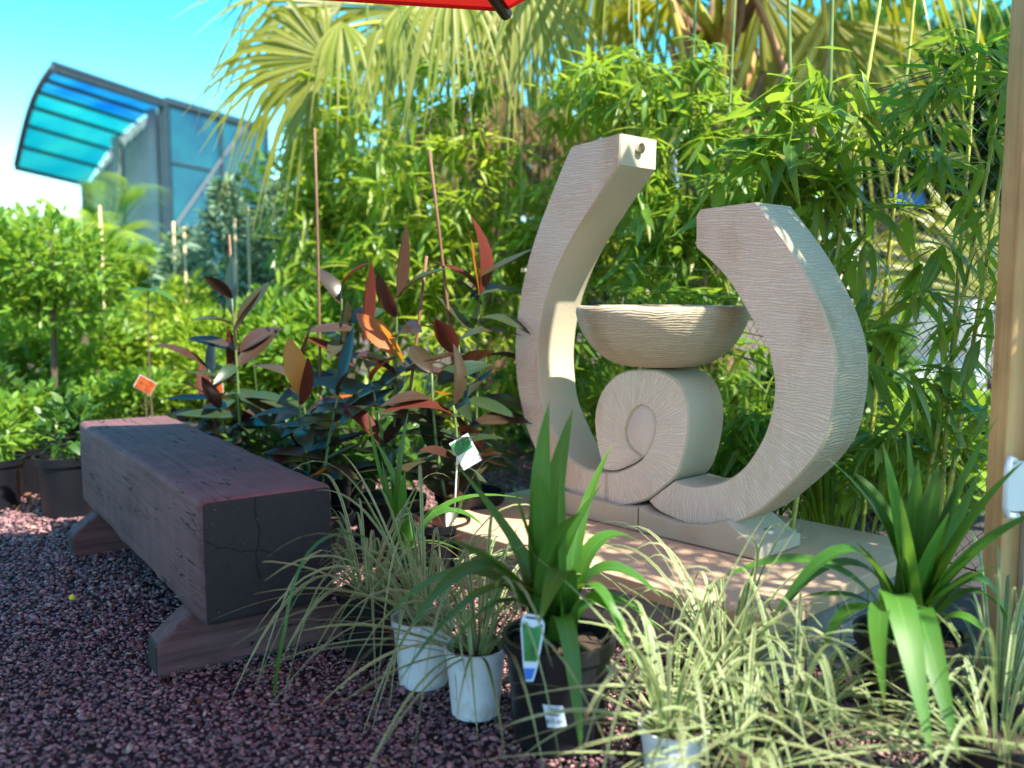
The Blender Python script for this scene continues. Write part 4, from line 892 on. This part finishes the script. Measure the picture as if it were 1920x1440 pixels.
for (hx, hy, Y, ax, nm, Rr, sp, ns, m_, dr) in ((618,112,5.75,[-1,-.1,.14],[0,-1,.25],.82,1.4,38,'palm',.10),(760,20,6.9,[-.8,-.1,-.3],[0,-1,.3],1.0,1.3,36,'palm',.15),(640,10,6.7,[-.8,-.2,.25],[.1,-1,.4],1.1,1.2,34,'palm',.25),(830,40,6.8,[.1,-.2,-1],[0,-1,.2],.58,1.25,30,'palm',.1),(640,40,5.5,[.1,-.3,-.6],[0,-1,.4],.40,.9,13,'palm_pale',.5),(850,-40,5.0,[.05,-.3,-.8],[0,-1,.3],.55,1.2,26,'palm_pale',.3),(985,-50,5.0,[.1,-.2,-1],[0,-1,.3],.62,.9,22,'palm_pale',.25),(750,10,5.5,[.1,-.3,-.7],[0,-1,.3],.5,1.0,18,'palm_pale',.4),
    (1000,-20,6.8,[.15,-.2,-1],[0,-1,.2],.7,1.0,26,'palm',.1),(900,-80,6.8,[-.1,-.1,-1],[0,-1,.2],.75,1.2,30,'palm',.1),(1120,-60,7.0,[.3,0,-1],[0,-1,0],1.0,1.1,30,'palm',.1),(960,180,7.6,[0,0,-1],[0,-1,0],.8,.9,26,'palm_dry',.1),(860,180,7.6,[-.3,0,-1],[0,-1,0],.8,.9,26,'palm_dry',.1),(1040,200,7.6,[.2,0,-1],[0,-1,0],.8,.9,26,'palm_dry',.1)):
    fan('dead_frond' if m_ == 'palm_dry' else 'frond', p2, D(hx, hy, Y), ax, nm, Rr, sp, ns, M[m_], cr2 if hy < 120 else None, dr, rr, .6)

# ================================================================== BACKGROUND SHRUBS, TREES, NURSERY STOCK
def crown(parent, cs, n, L, mat, seed, name='crown', protos=None, up=.35, W=1.):
    rg = np.random.default_rng(seed); P = []; Dr = []
    tot = sum(np.prod(r_)**.67 for _, r_ in cs)
    for c, r_ in cs:
        k = int(n*np.prod(r_)**.67/tot); d = nrm(rg.normal(0, 1, (k, 3))); rad = rg.uniform(.35, 1.05, (k, 1))**.45; rad *= 1+.22*np.sin(d[:, :1]*7+c[0]*3)*np.cos(d[:, 2:3]*6)
        P.append(np.asarray(c)+d*rad*np.asarray(r_)); Dr.append(d+rg.normal(0, .55, (k, 3))+np.array([0, 0, up]))
    P = np.concatenate(P); Dr = np.concatenate(Dr); ok = P[:, 2] > .03; P, Dr = P[ok], Dr[ok]
    Up = rg.normal(0, .5, P.shape)+np.array([0, 0, 1.]); return foliage(name, protos or SHR_LO, P, Dr, Up, rg.uniform(*L, len(P)), M[mat], parent, W)
def sticks(parent, base, tops, r, mat='stem_b', name='stem'):
    for q in tops:
        q = np.asarray(q, float); b = np.asarray(base, float); mb = MB(); mb.tube(bez(b, (b+q)/2+np.array([.03, 0, .03]), q, 7), np.linspace(r, r*.4, 7), 6); mb.build(name, M[mat], parent, smooth=True)
def shrub(label, x, y, Y, rx, rz, n, L, mat, seed, cat='shrub', potr=0, group='nursery shrubs in the background', name='shrub', ry=None, stake=None, lumps=5):
    c = D(x, y, Y); rg = random.Random(seed); t = thing(name, label, cat, (c[0], c[1], 0), group); ry = ry or rx
    cs = [(c, (rx*.72, ry*.72, rz*.72))]
    for i in range(lumps):
        a = i*2*math.pi/lumps+rg.uniform(-.3, .3); e = rg.uniform(-.8, .9); cs.append((c+np.array([rx*.6*math.cos(a)*math.cos(e), ry*.6*math.sin(a)*math.cos(e), rz*.65*math.sin(e)]), (rx*rg.uniform(.3, .5), ry*.4, rz*rg.uniform(.25, .45))))
    if potr: pot(t, c, potr, potr*1.8, M['pot_black'])
    sticks(t, (c[0], c[1], potr*1.4 if potr else 0), [q[0] for q in cs[:4]], .012)
    crown(t, cs, n, L, mat, seed)
    if stake:
        for (sx, sy) in stake: q = D(sx, sy, Y-rx*.6); mb = MB(); mb.tube([(q[0], q[1], .05), q], .009, 6); mb.build('stake', M['stake_pale'], t, smooth=True)
    return t
# standard tree at far left
c = D(80, 500, 5.2); t = thing('standard_tree', 'small round-headed standard tree with a straight bare trunk at the far left', 'tree', (D(100, 800, 5.2)[0], 5.2, 0))
b_ = D(103, 800, 5.2); pot(t, b_, .17, .3, M['pot_black']); mb = MB(); mb.tube([(b_[0], b_[1], .2), D(102, 700, 5.2), D(98, 540, 5.2)], [.022, .019, .015], 8); mb.build('trunk', M['stem_b'], t, smooth=True)
sticks(t, D(98, 560, 5.2), [D(40, 500, 5.1), D(150, 480, 5.2), D(90, 440, 5.3), D(10, 560, 5.1)], .01)
crown(t, [(D(80,490,5.2),(.3,.3,.26)), (D(20,520,5.2),(.22,.25,.2)), (D(160,500,5.2),(.22,.22,.2)), (D(-40,480,5.2),(.25,.25,.25)), (D(110,580,5.2),(.25,.2,.12))], 2600, (.05, .09), 'shrub', 41)
shrub('bright bushy shrub low behind the black pots at the far left', 20, 690, 5.9, .45, .5, 2600, (.05,.1), 'shrub', 51, potr=.15)
shrub('leafy shrub right of the standard tree trunk', 180, 690, 5.8, .42, .5, 2600, (.05,.1), 'shrub', 52, potr=.15)
shrub('lime shrub beyond the far end of the bench', 300, 640, 6.2, .42, .5, 2600, (.05,.1), 'shrub_lime', 53, potr=.15)
shrub('fine-leaved lime shrub behind the orange tags', 420, 700, 5.4, .45, .42, 2400, (.045,.09), 'shrub_lime', 54, potr=.15)
shrub('mid green shrub behind the staked dark-leaved plant', 540, 680, 5.2, .42, .45, 2400, (.05,.1), 'shrub', 55, potr=.15)
shrub('taller leafy shrub at the left edge behind the standard tree', 20, 520, 8.2, .9, .8, 3600, (.07,.13), 'shrub_lime', 56)
shrub('leafy shrub in front of the curved-roof shed wall', 220, 560, 8.0, .8, .75, 3600, (.07,.13), 'shrub', 57)
shrub('dark bush at the far left edge beside the pots', -30, 760, 5.0, .3, .35, 1200, (.05,.09), 'shrub_dark', 58, potr=.13)
shrub('small pale-edged bush behind the bench far end', 240, 760, 4.9, .3, .25, 1300, (.04,.07), 'shrub', 59, potr=.12)
shrub('low green bush behind the dark-leaved plants by the bench', 640, 830, 4.1, .45, .22, 1100, (.06,.11), 'shrub_dark', 78, potr=.1)
# conifers
def conifer(label, x, ytop, Y, r, seed, stake=None):
    top = D(x, ytop, Y); t = thing('conifer', label, 'conifer', (top[0], top[1], 0), 'grey-green potted conifers'); pot(t, top, .15, .26, M['pot_black'])
    mb = MB(); mb.tube([(top[0], top[1], .2), (top[0], top[1], top[2])], [.025, .006], 8); mb.build('trunk', M['stem_b'], t)
    rg = np.random.default_rng(seed); n = 3600; h = rg.uniform(0, 1, n)**1.35; z_ = .28+(top[2]-.28)*h; rad = r*(1-h)**.75*rg.uniform(.25, 1.08, n)**.5; a = rg.uniform(0, 2*math.pi, n); rad *= 1+.25*np.sin(a*5+h*26)
    P = np.stack([top[0]+rad*np.cos(a), top[1]+rad*np.sin(a), z_], 1); Dr = np.stack([np.cos(a), np.sin(a), .5+rg.normal(0, .4, n)], 1)+rg.normal(0, .35, (n, 3))
    foliage('crown', CON, P, Dr, rg.normal(0, .5, (n, 3))+np.array([0, 0, 1.]), rg.uniform(.06, .13, n), M['conifer'], t)
    for (sx, sy) in (stake or ()): q = D(sx, sy, Y-r*.8); mb = MB(); mb.tube([(q[0], q[1], .05), q], .010, 6); mb.build('stake', M['stake_pale'], t, smooth=True)
conifer('pointed grey-green conifer below the shed glazing, with pale canes', 420, 345, 6.6, .42, 61, [(325, 415), (345, 425), (440, 410), (464, 380)])
conifer('broader grey-green conifer right of the pointed one', 525, 350, 6.8, .5, 62, [(592, 420)])
conifer('shorter grey-green conifer left of the pointed one, near the shed corner', 340, 440, 6.9, .4, 63, [(187, 385)])
# feathery palms in front of the shed
def feather(label, x, y, Y, fr, mat, seed, name='feather_palm'):
    c = D(x, y, Y); t = thing(name, label, 'palm', (c[0], c[1], 0)); rg = random.Random(seed); mb = MB(); mb.tube([(c[0], c[1], 0), c], [.05, .035], 8); mb.build('trunk', M['stem_b'], t)
    for (tx, ty, l_) in fr:
        e = D(tx, ty, Y+rg.uniform(-.3, .3)); mid = (c+e)/2+np.array([0, 0, .25*np.linalg.norm(e-c)]); P = bez(c, mid, e, 44); mb = MB(); mb.tube(P, np.linspace(.012, .003, 44), 5); st_ = mb.build('rachis', M['stem_g'], t)
        Pp = []; Dd = []; T = nrm(np.gradient(P, axis=0)); LL = []
        for i in range(4, 44, 2):
            for s_ in (-1, 1):
                sv = nrm(np.cross(T[i], [0, 0.3, 1.]))*s_; Pp.append(P[i]); Dd.append(sv*.9+T[i]*.7+np.array([0, 0, .1])); LL.append(l_*(.5+.5*math.sin(math.pi*i/45)))
        foliage('leaflets', [leaf_proto(.06, .4, .3, .1, low=True)], np.array(Pp), np.array(Dd), np.tile([0, -.3, 1.], (len(Pp), 1)), np.array(LL), M[mat], st_)
feather('yellow-green feathery palm at the left below the shed roof', 150, 500, 7.2, [(60,440,.4),(110,400,.4),(230,430,.4),(280,500,.35),(40,520,.35),(170,400,.35)], 'shrub_lime', 71)
feather('green feathery palm leaning against the shed wall', 205, 470, 8.8, [(245,345,.5),(290,430,.4),(210,350,.4),(160,410,.4),(270,370,.4)], 'shrub', 72)
# hedges beyond the fence
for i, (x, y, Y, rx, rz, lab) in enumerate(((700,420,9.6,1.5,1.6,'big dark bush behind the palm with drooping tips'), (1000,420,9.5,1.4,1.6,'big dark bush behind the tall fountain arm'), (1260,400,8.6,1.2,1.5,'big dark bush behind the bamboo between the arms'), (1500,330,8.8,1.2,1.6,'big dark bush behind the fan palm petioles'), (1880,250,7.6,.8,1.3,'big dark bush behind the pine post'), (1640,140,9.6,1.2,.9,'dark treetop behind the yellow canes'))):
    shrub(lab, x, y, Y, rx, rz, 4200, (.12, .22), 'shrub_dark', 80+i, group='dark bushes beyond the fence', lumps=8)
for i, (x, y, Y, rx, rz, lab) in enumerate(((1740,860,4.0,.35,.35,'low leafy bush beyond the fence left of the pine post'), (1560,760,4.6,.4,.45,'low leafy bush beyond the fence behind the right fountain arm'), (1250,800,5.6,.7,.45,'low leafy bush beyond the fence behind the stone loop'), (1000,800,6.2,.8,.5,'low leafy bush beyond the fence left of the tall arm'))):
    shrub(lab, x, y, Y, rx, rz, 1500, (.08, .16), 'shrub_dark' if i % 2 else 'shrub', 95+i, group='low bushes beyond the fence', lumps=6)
# strap-leaved undergrowth along the fence behind the loop
rg_ = random.Random(9)
for lab, X, Y, nb in (('tufted green grass plant behind the fountain loop', D(1400, 850, 3.75)[0], 3.75, 60), ('tufted green grass plant behind the right foot of the fountain', D(1560, 930, 3.25)[0], 3.25, 36)):
    t = thing('tufted_grass', lab, 'plant', (X, Y, 0), 'tufted grasses at the fence foot')
    for i in range(nb):
        a = rg_.uniform(0, 6.28); l = rg_.uniform(.4, .85); o_ = rg_.uniform(.05, .32); p0 = np.array([X+.05*math.cos(a), Y+.03*math.sin(a), 0]); p2 = p0+np.array([math.cos(a)*o_, math.sin(a)*o_*.5, l*rg_.uniform(.5, 1)]); leaf_ribbon('blade', bez(p0, p0+np.array([math.cos(a)*o_*.3, math.sin(a)*o_*.2, l*.8]), p2, 9), rg_.uniform(.012, .02), M['bamboo_lime'], t, strap_prof, .2, rg_.uniform(-.6, .6))

# loose seedling and nursery pots at left
def seedling(label, x0, y0_, x1, y1_, Y, nl, seed):
    a, b = D(x0, y0_, Y), D(x1, y1_, Y); t = thing('seedling', label, 'plant', (a[0], a[1], 0)); pot(t, a, .09, .17, M['pot_black']); a = np.array([a[0], a[1], .14]); P = bez(a, (a+b)/2+np.array([-.03, 0, 0]), b, 10); mb = MB(); mb.tube(P, np.linspace(.006, .003, 10), 6); mb.build('stem', M['stem_b'], t, smooth=True)
    rg = random.Random(seed)
    for i in range(nl):
        an = i*6.28/nl; leaf_objects('leaf', SEED, [b], [np.array([math.cos(an), math.sin(an), rg.uniform(-.2, .4)])], [np.array([0, -.2, 1.])], [rg.uniform(.12, .17)], t)
SEED = leaf_meshes('leaf', [leaf_proto(.4, .5, .35, .2)], M['shrub_dark'])
seedling('thin-stemmed seedling with a tuft of leaves behind the bench far end', 292, 800, 278, 545, 4.5, 6, 1)
for lab, x, y, r_ in (('black nursery pot cut by the left edge', -4, 950, .12), ('black nursery pot second from the left edge', 38, 925, .12), ('black nursery pot third from the left edge, set back', 72, 908, .12), ('dark blue-black nursery pot touching the far end of the bench', 132, 962, .14), ('black nursery pot behind the blue-black one', 108, 900, .14)):
    b_ = G(x, y); t = thing('nursery_pot', lab, 'pot', b_, 'black nursery pots by the bench'); pot(t, b_, r_, r_*1.95, M['pot_black'])
    crown(t, [((b_[0], b_[1], r_*1.95+.12), (.11, .11, .13))], 160, (.05, .09), 'shrub' if x < 100 else 'shrub_dark', int(x)+300, 'seedling_leaves')
# white daisy-like flower
fl = thing('white_flower', 'small white flower with a yellow centre among the leaves', 'flower', D(472, 638, 4.6)); fc = D(472, 638, 4.6)
pm = leaf_meshes('petal', [leaf_proto(.55, .6, .1, .05)], M['white']); pm[0].materials.clear(); pm[0].materials.append(M['white'])
for k in range(8): a = k*.785; leaf_objects('petal', pm, [fc], [np.array([math.cos(a), -.2, math.sin(a)])], [np.array([0, -1., .1])], [.034], fl)
mb = MB(); mb.lathe([(0, .008), (.01, .004), (.012, -.004), (0, -.006)], fc+np.array([0, -.008, 0]), 10); M['pollen'] = plain('pollen_yellow', (.75,.5,.03), .7); mb.build('flower_centre', M['pollen'], fl)
mb = MB(); mb.tube([fc, fc+np.array([.02, .05, -.5])], .003, 5); mb.build('stem', M['stem_g'], fl)

# ================================================================== CURVED-ROOF SHED
zf = 4.5; A = D(100, 125, 13.9); B = D(312, 195, 16.6); E_ = D(500, 248, 19.4); Dd = D(30, 310, 17.0); Cc = D(165, 343, 19.67)
shed = thing('curved_roof_shed', 'blue-green shed with a translucent curved roof overhang against the sky', 'shed', ((B[0]+Cc[0])/2, (B[1]+Cc[1])/2, 0))
def sheet_mat(name, c0, c1, tw):
    m, nt, b, out = newmat(name); v = coords(nt, 'Object', (1, 1, 1)); c = ramp(nt, noise(nt, v, .9, 4), [(.35, c0), (.65, c1)])
    nt.links.new(c, b.inputs['Base Color']); b.inputs['Roughness'].default_value = .3
    t = nt.nodes.new('ShaderNodeBsdfTranslucent'); nt.links.new(c, t.inputs['Color']); mx = N(nt, 'ShaderNodeMixShader'); mx.inputs[0].default_value = tw
    nt.links.new(b.outputs[0], mx.inputs[1]); nt.links.new(t.outputs[0], mx.inputs[2]); nt.links.new(mx.outputs[0], out.inputs['Surface']); return m
M['sheet_teal'] = sheet_mat('teal_roof_sheet', (.0,.30,.36), (.02,.42,.38), .6); M['sheet_blue'] = sheet_mat('blue_roof_sheet', (.0,.10,.36), (.01,.24,.42), .6)
M['clad'] = plain('grey_green_cladding', (.30,.38,.38), .5, .15, 1.5); M['glaze'] = sheet_mat('blue_glazing', (.006,.055,.12), (.012,.14,.18), .2)
def lerp(a, b, t): return a+(b-a)*t
def sag(t): return np.array([0, 0, .28*math.sin(math.pi*t)])
ns = 6
for i in range(ns):
    t0, t1 = i/ns, (i+1)/ns; V = []; F = []
    for j in range(5):
        t = t0+(t1-t0)*j/4; V += [lerp(A, Dd, t)+sag(t), lerp(B, Cc, t)+sag(t)]
    for j in range(4): F.append((2*j, 2*j+1, 2*j+3, 2*j+2))
    link('roof_panel', make_mesh('roof_panel', V, F, None, True), M['sheet_blue'] if i < 2 else M['sheet_teal'], shed)
for i in range(ns+1):
    t = i/ns; dz = np.array([0, 0, -.05]); mb = MB(); mb.tube([lerp(A, Dd, t)+sag(t)+dz, lerp(B, Cc, t)+sag(t)+dz], .035 if i % ns else .05, 6); mb.build('purlin', M['steel_dark'], shed)
mb = MB(); mb.tube([lerp(A, Dd, t)+sag(t) for t in np.linspace(0, 1, 10)], .05, 6); mb.build('verge_beam', M['steel_dark'], shed)
# end wall with corrugated sheets under the curve
for i in range(14):
    t0, t1 = i/14, (i+1)/14; a, b = lerp(B, Cc, t0)+sag(t0), lerp(B, Cc, t1)+sag(t1); mdl = (a+b)/2; n_ = nrm(np.cross(b-a, [0, 0, 1.]))*.07
    mb = MB(); z0 = np.array([1, 1, 0]); V = [a, lerp(a, b, .3)+n_, lerp(a, b, .7)+n_, b]; V = V+[v*z0 for v in V]; mb.add(V, [(0,1,5,4),(1,2,6,5),(2,3,7,6)]); mb.build('cladding_sheet', M['clad'], shed)
for t, m_ in ((0, 'steel_dark'), (.12, 'clad'), (.55, 'clad'), (1, 'steel_dark')):
    p = lerp(B, Cc, t)+sag(t); mb = MB(); mb.box((p[0]-.03, p[1]-.06, p[2]/2), (.16, .12, p[2])); mb.build('wall_post', M[m_], shed)
nx, nz_ = 2, 4
for i in range(nx):
    for j in range(nz_):
        a, b = lerp(B, E_, i/nx), lerp(B, E_, (i+1)/nx); za, zb = zf*(1-j/nz_), zf*(1-(j+1)/nz_); f = lambda p, z: np.array([p[0], p[1], z])
        mb = MB(); g = .03; mb.add([f(lerp(a, b, .02), za-g), f(lerp(a, b, .98), za-g), f(lerp(a, b, .98), zb+g), f(lerp(a, b, .02), zb+g)], [(0,1,2,3)]); mb.build('pane', M['glaze'], shed)
for i in range(nx+1): p = lerp(B, E_, i/nx); mb = MB(); mb.box((p[0]+.02, p[1]-.04, zf/2), (.06, .06, zf)); mb.build('mullion', M['steel_dark'], shed)
for j in range(nz_+1): z_ = zf*(1-j/nz_)+.001*j; mb = MB(); mb.tube([(B[0], B[1]-.02, z_), (E_[0], E_[1]-.02, z_)], .03, 4); mb.build('transom', M['steel_dark'], shed)
mb = MB(); p, q = lerp(B, E_, .05), lerp(B, E_, .8); mb.tube([(p[0], p[1]-.06, zf*.5), (q[0], q[1]-.06, zf)], .04, 5); mb.build('brace', M['steel_dark'], shed)
mb = MB(); mb.tube([A+np.array([0,0,.03]), B+np.array([0,0,.03]), E_+np.array([0,0,.03])], .06, 6); mb.build('eave_beam', M['steel_dark'], shed)
p = lerp(B, E_, 1.0); mb = MB(); V = [Cc, E_, E_+(Cc-B)]; mb.add([B, E_, E_+(Cc-B), Cc], [(0,1,2,3)]); mb.build('roof_sheet', M['sheet_teal'], shed)

# ================================================================== WHITE HOUSE BEYOND THE FENCE
h0, h1 = D(1610, 700, 9.0), D(1990, 700, 8.4); hd = nrm(h1-h0); hd[2] = 0; hn = np.array([hd[1], -hd[0], 0]); hL = np.linalg.norm((h1-h0)[:2])
hs_ = thing('white_house', 'white weatherboard house glimpsed through the fence at the right', 'house', (h0[0], h0[1], 0))
M['board'] = plain('white_weatherboard', (.72,.73,.74), .5, .05, 3)
for k in range(13):
    z_ = .17*k; c = h0+hd*hL/2+hn*(.012*(k % 2)); mb = MB(); mb.box((c[0], c[1], z_+.085), (hL, .05, .168), [hd, hn, (0, 0, 1)]); mb.build('board', M['board'], hs_)
c = h0+hd*hL*.42+hn*.06; mb = MB()
mb.box((c[0], c[1], .95), (.62, .05, .95), [hd, hn, (0, 0, 1)]); w_ = mb.build('window', M['white'], hs_, bevel=.01); c = c+hn*.03; mb = MB(); mb.box((c[0], c[1], .95), (.5, .02, .82), [hd, hn, (0, 0, 1)]); mb.build('pane', M['galv'], w_)
c = h0+hd*hL/2+hn*.1; mb = MB(); mb.box((c[0], c[1], 2.28), (hL+.4, .5, .1), [hd, hn, (0, 0, 1)]); mb.build('eave', M['galv'], hs_, bevel=.01)
bt = thing('blue_tarp', 'bright blue sheet glimpsed through the fence above the white house wall', 'tarp', D(1700, 375, 7.6)); V, F = grid(-.14, .14, -.06, .06, 8, 5, 0, .02, 14)
V = np.stack([V[:, 0], V[:, 2], V[:, 1]], 1)+D(1700, 375, 7.6); M['tarp'] = plain('blue_tarp', (.02,.22,.72), .4, .2, 4); link('sheet', make_mesh('sheet', V, F, None, True), M['tarp'], bt)
mb = MB(); q = D(1700, 400, 7.62); mb.tube([(q[0], q[1], 0), q], .02, 6); mb.build('pole', M['galv'], bt)

# ================================================================== LITTER ON THE GRAVEL
FLM = [leaf_meshes('fallen_leaf', [leaf_proto(.38, .5, .25, .3)], M['orange'])[0], leaf_meshes('fallen_leaf', [leaf_proto(.3, .5, .4, .5)], M['palm_dry'])[0]]
for lab, x, y, l_, a, k in (('curled orange fallen leaf on the gravel at lower left', 75, 1304, .05, .1, 0), ('brown fallen leaf at the left edge of the gravel', 20, 1255, .05, .6, 1), ('thin dry brown leaf lying before the near foot', 172, 1372, .05, 1.2, 1),
                          ('reddish dry leaf below the curled orange leaf', 40, 1335, .04, .2, 1), ('small dry leaf on the gravel right of the near foot', 395, 1310, .03, .3, 1), ('dry leaf flake near the white pots', 700, 1290, .04, 2., 1), ('tiny orange leaf on the gravel near the far foot', 185, 1130, .02, .5, 0)):
    p = G(x, y, .012); Mx = Matrix.Translation(Vector(p)) @ Matrix.Rotation(a, 4, 'Z') @ Matrix.Scale(l_, 4); tag(link('fallen_leaf', FLM[k], None, None, Mx), lab, 'leaf', 'fallen leaves on the gravel')
q = G(136, 1122, .014); mb = MB(); mb.lathe([(0, .014), (.009, .010), (.012, .003), (.007, -.004), (0, -.006)], q, 10); tag(mb.build('yellow_flower_head', M['pollen'], None, smooth=True), 'small yellow flower head fallen on the gravel left of the bench', 'flower')
P = []
for k in range(90):
    p = G(random.uniform(0, 760), random.uniform(1000, 1435), .008); d = p-b0; al, ac = np.dot(d, BL), np.dot(d, BWd)
    if not (-.05 < al < BLen+.05 and -.12 < ac < BW+.12): P.append(p)
k = len(P); lt = foliage('leaf_litter', [leaf_proto(.3, .5, .4, .5, low=True), leaf_proto(.1, .5, .2, .2, low=True)], np.array(P), np.stack([rng.normal(0, 1, k), rng.normal(0, 1, k), rng.normal(0, .12, k)], 1), np.tile([.1, .1, 1.], (k, 1)), rng.uniform(.012, .04, k), M['palm_dry'], None)
tag(lt, 'fine brown leaf litter scattered over the gravel', 'litter')
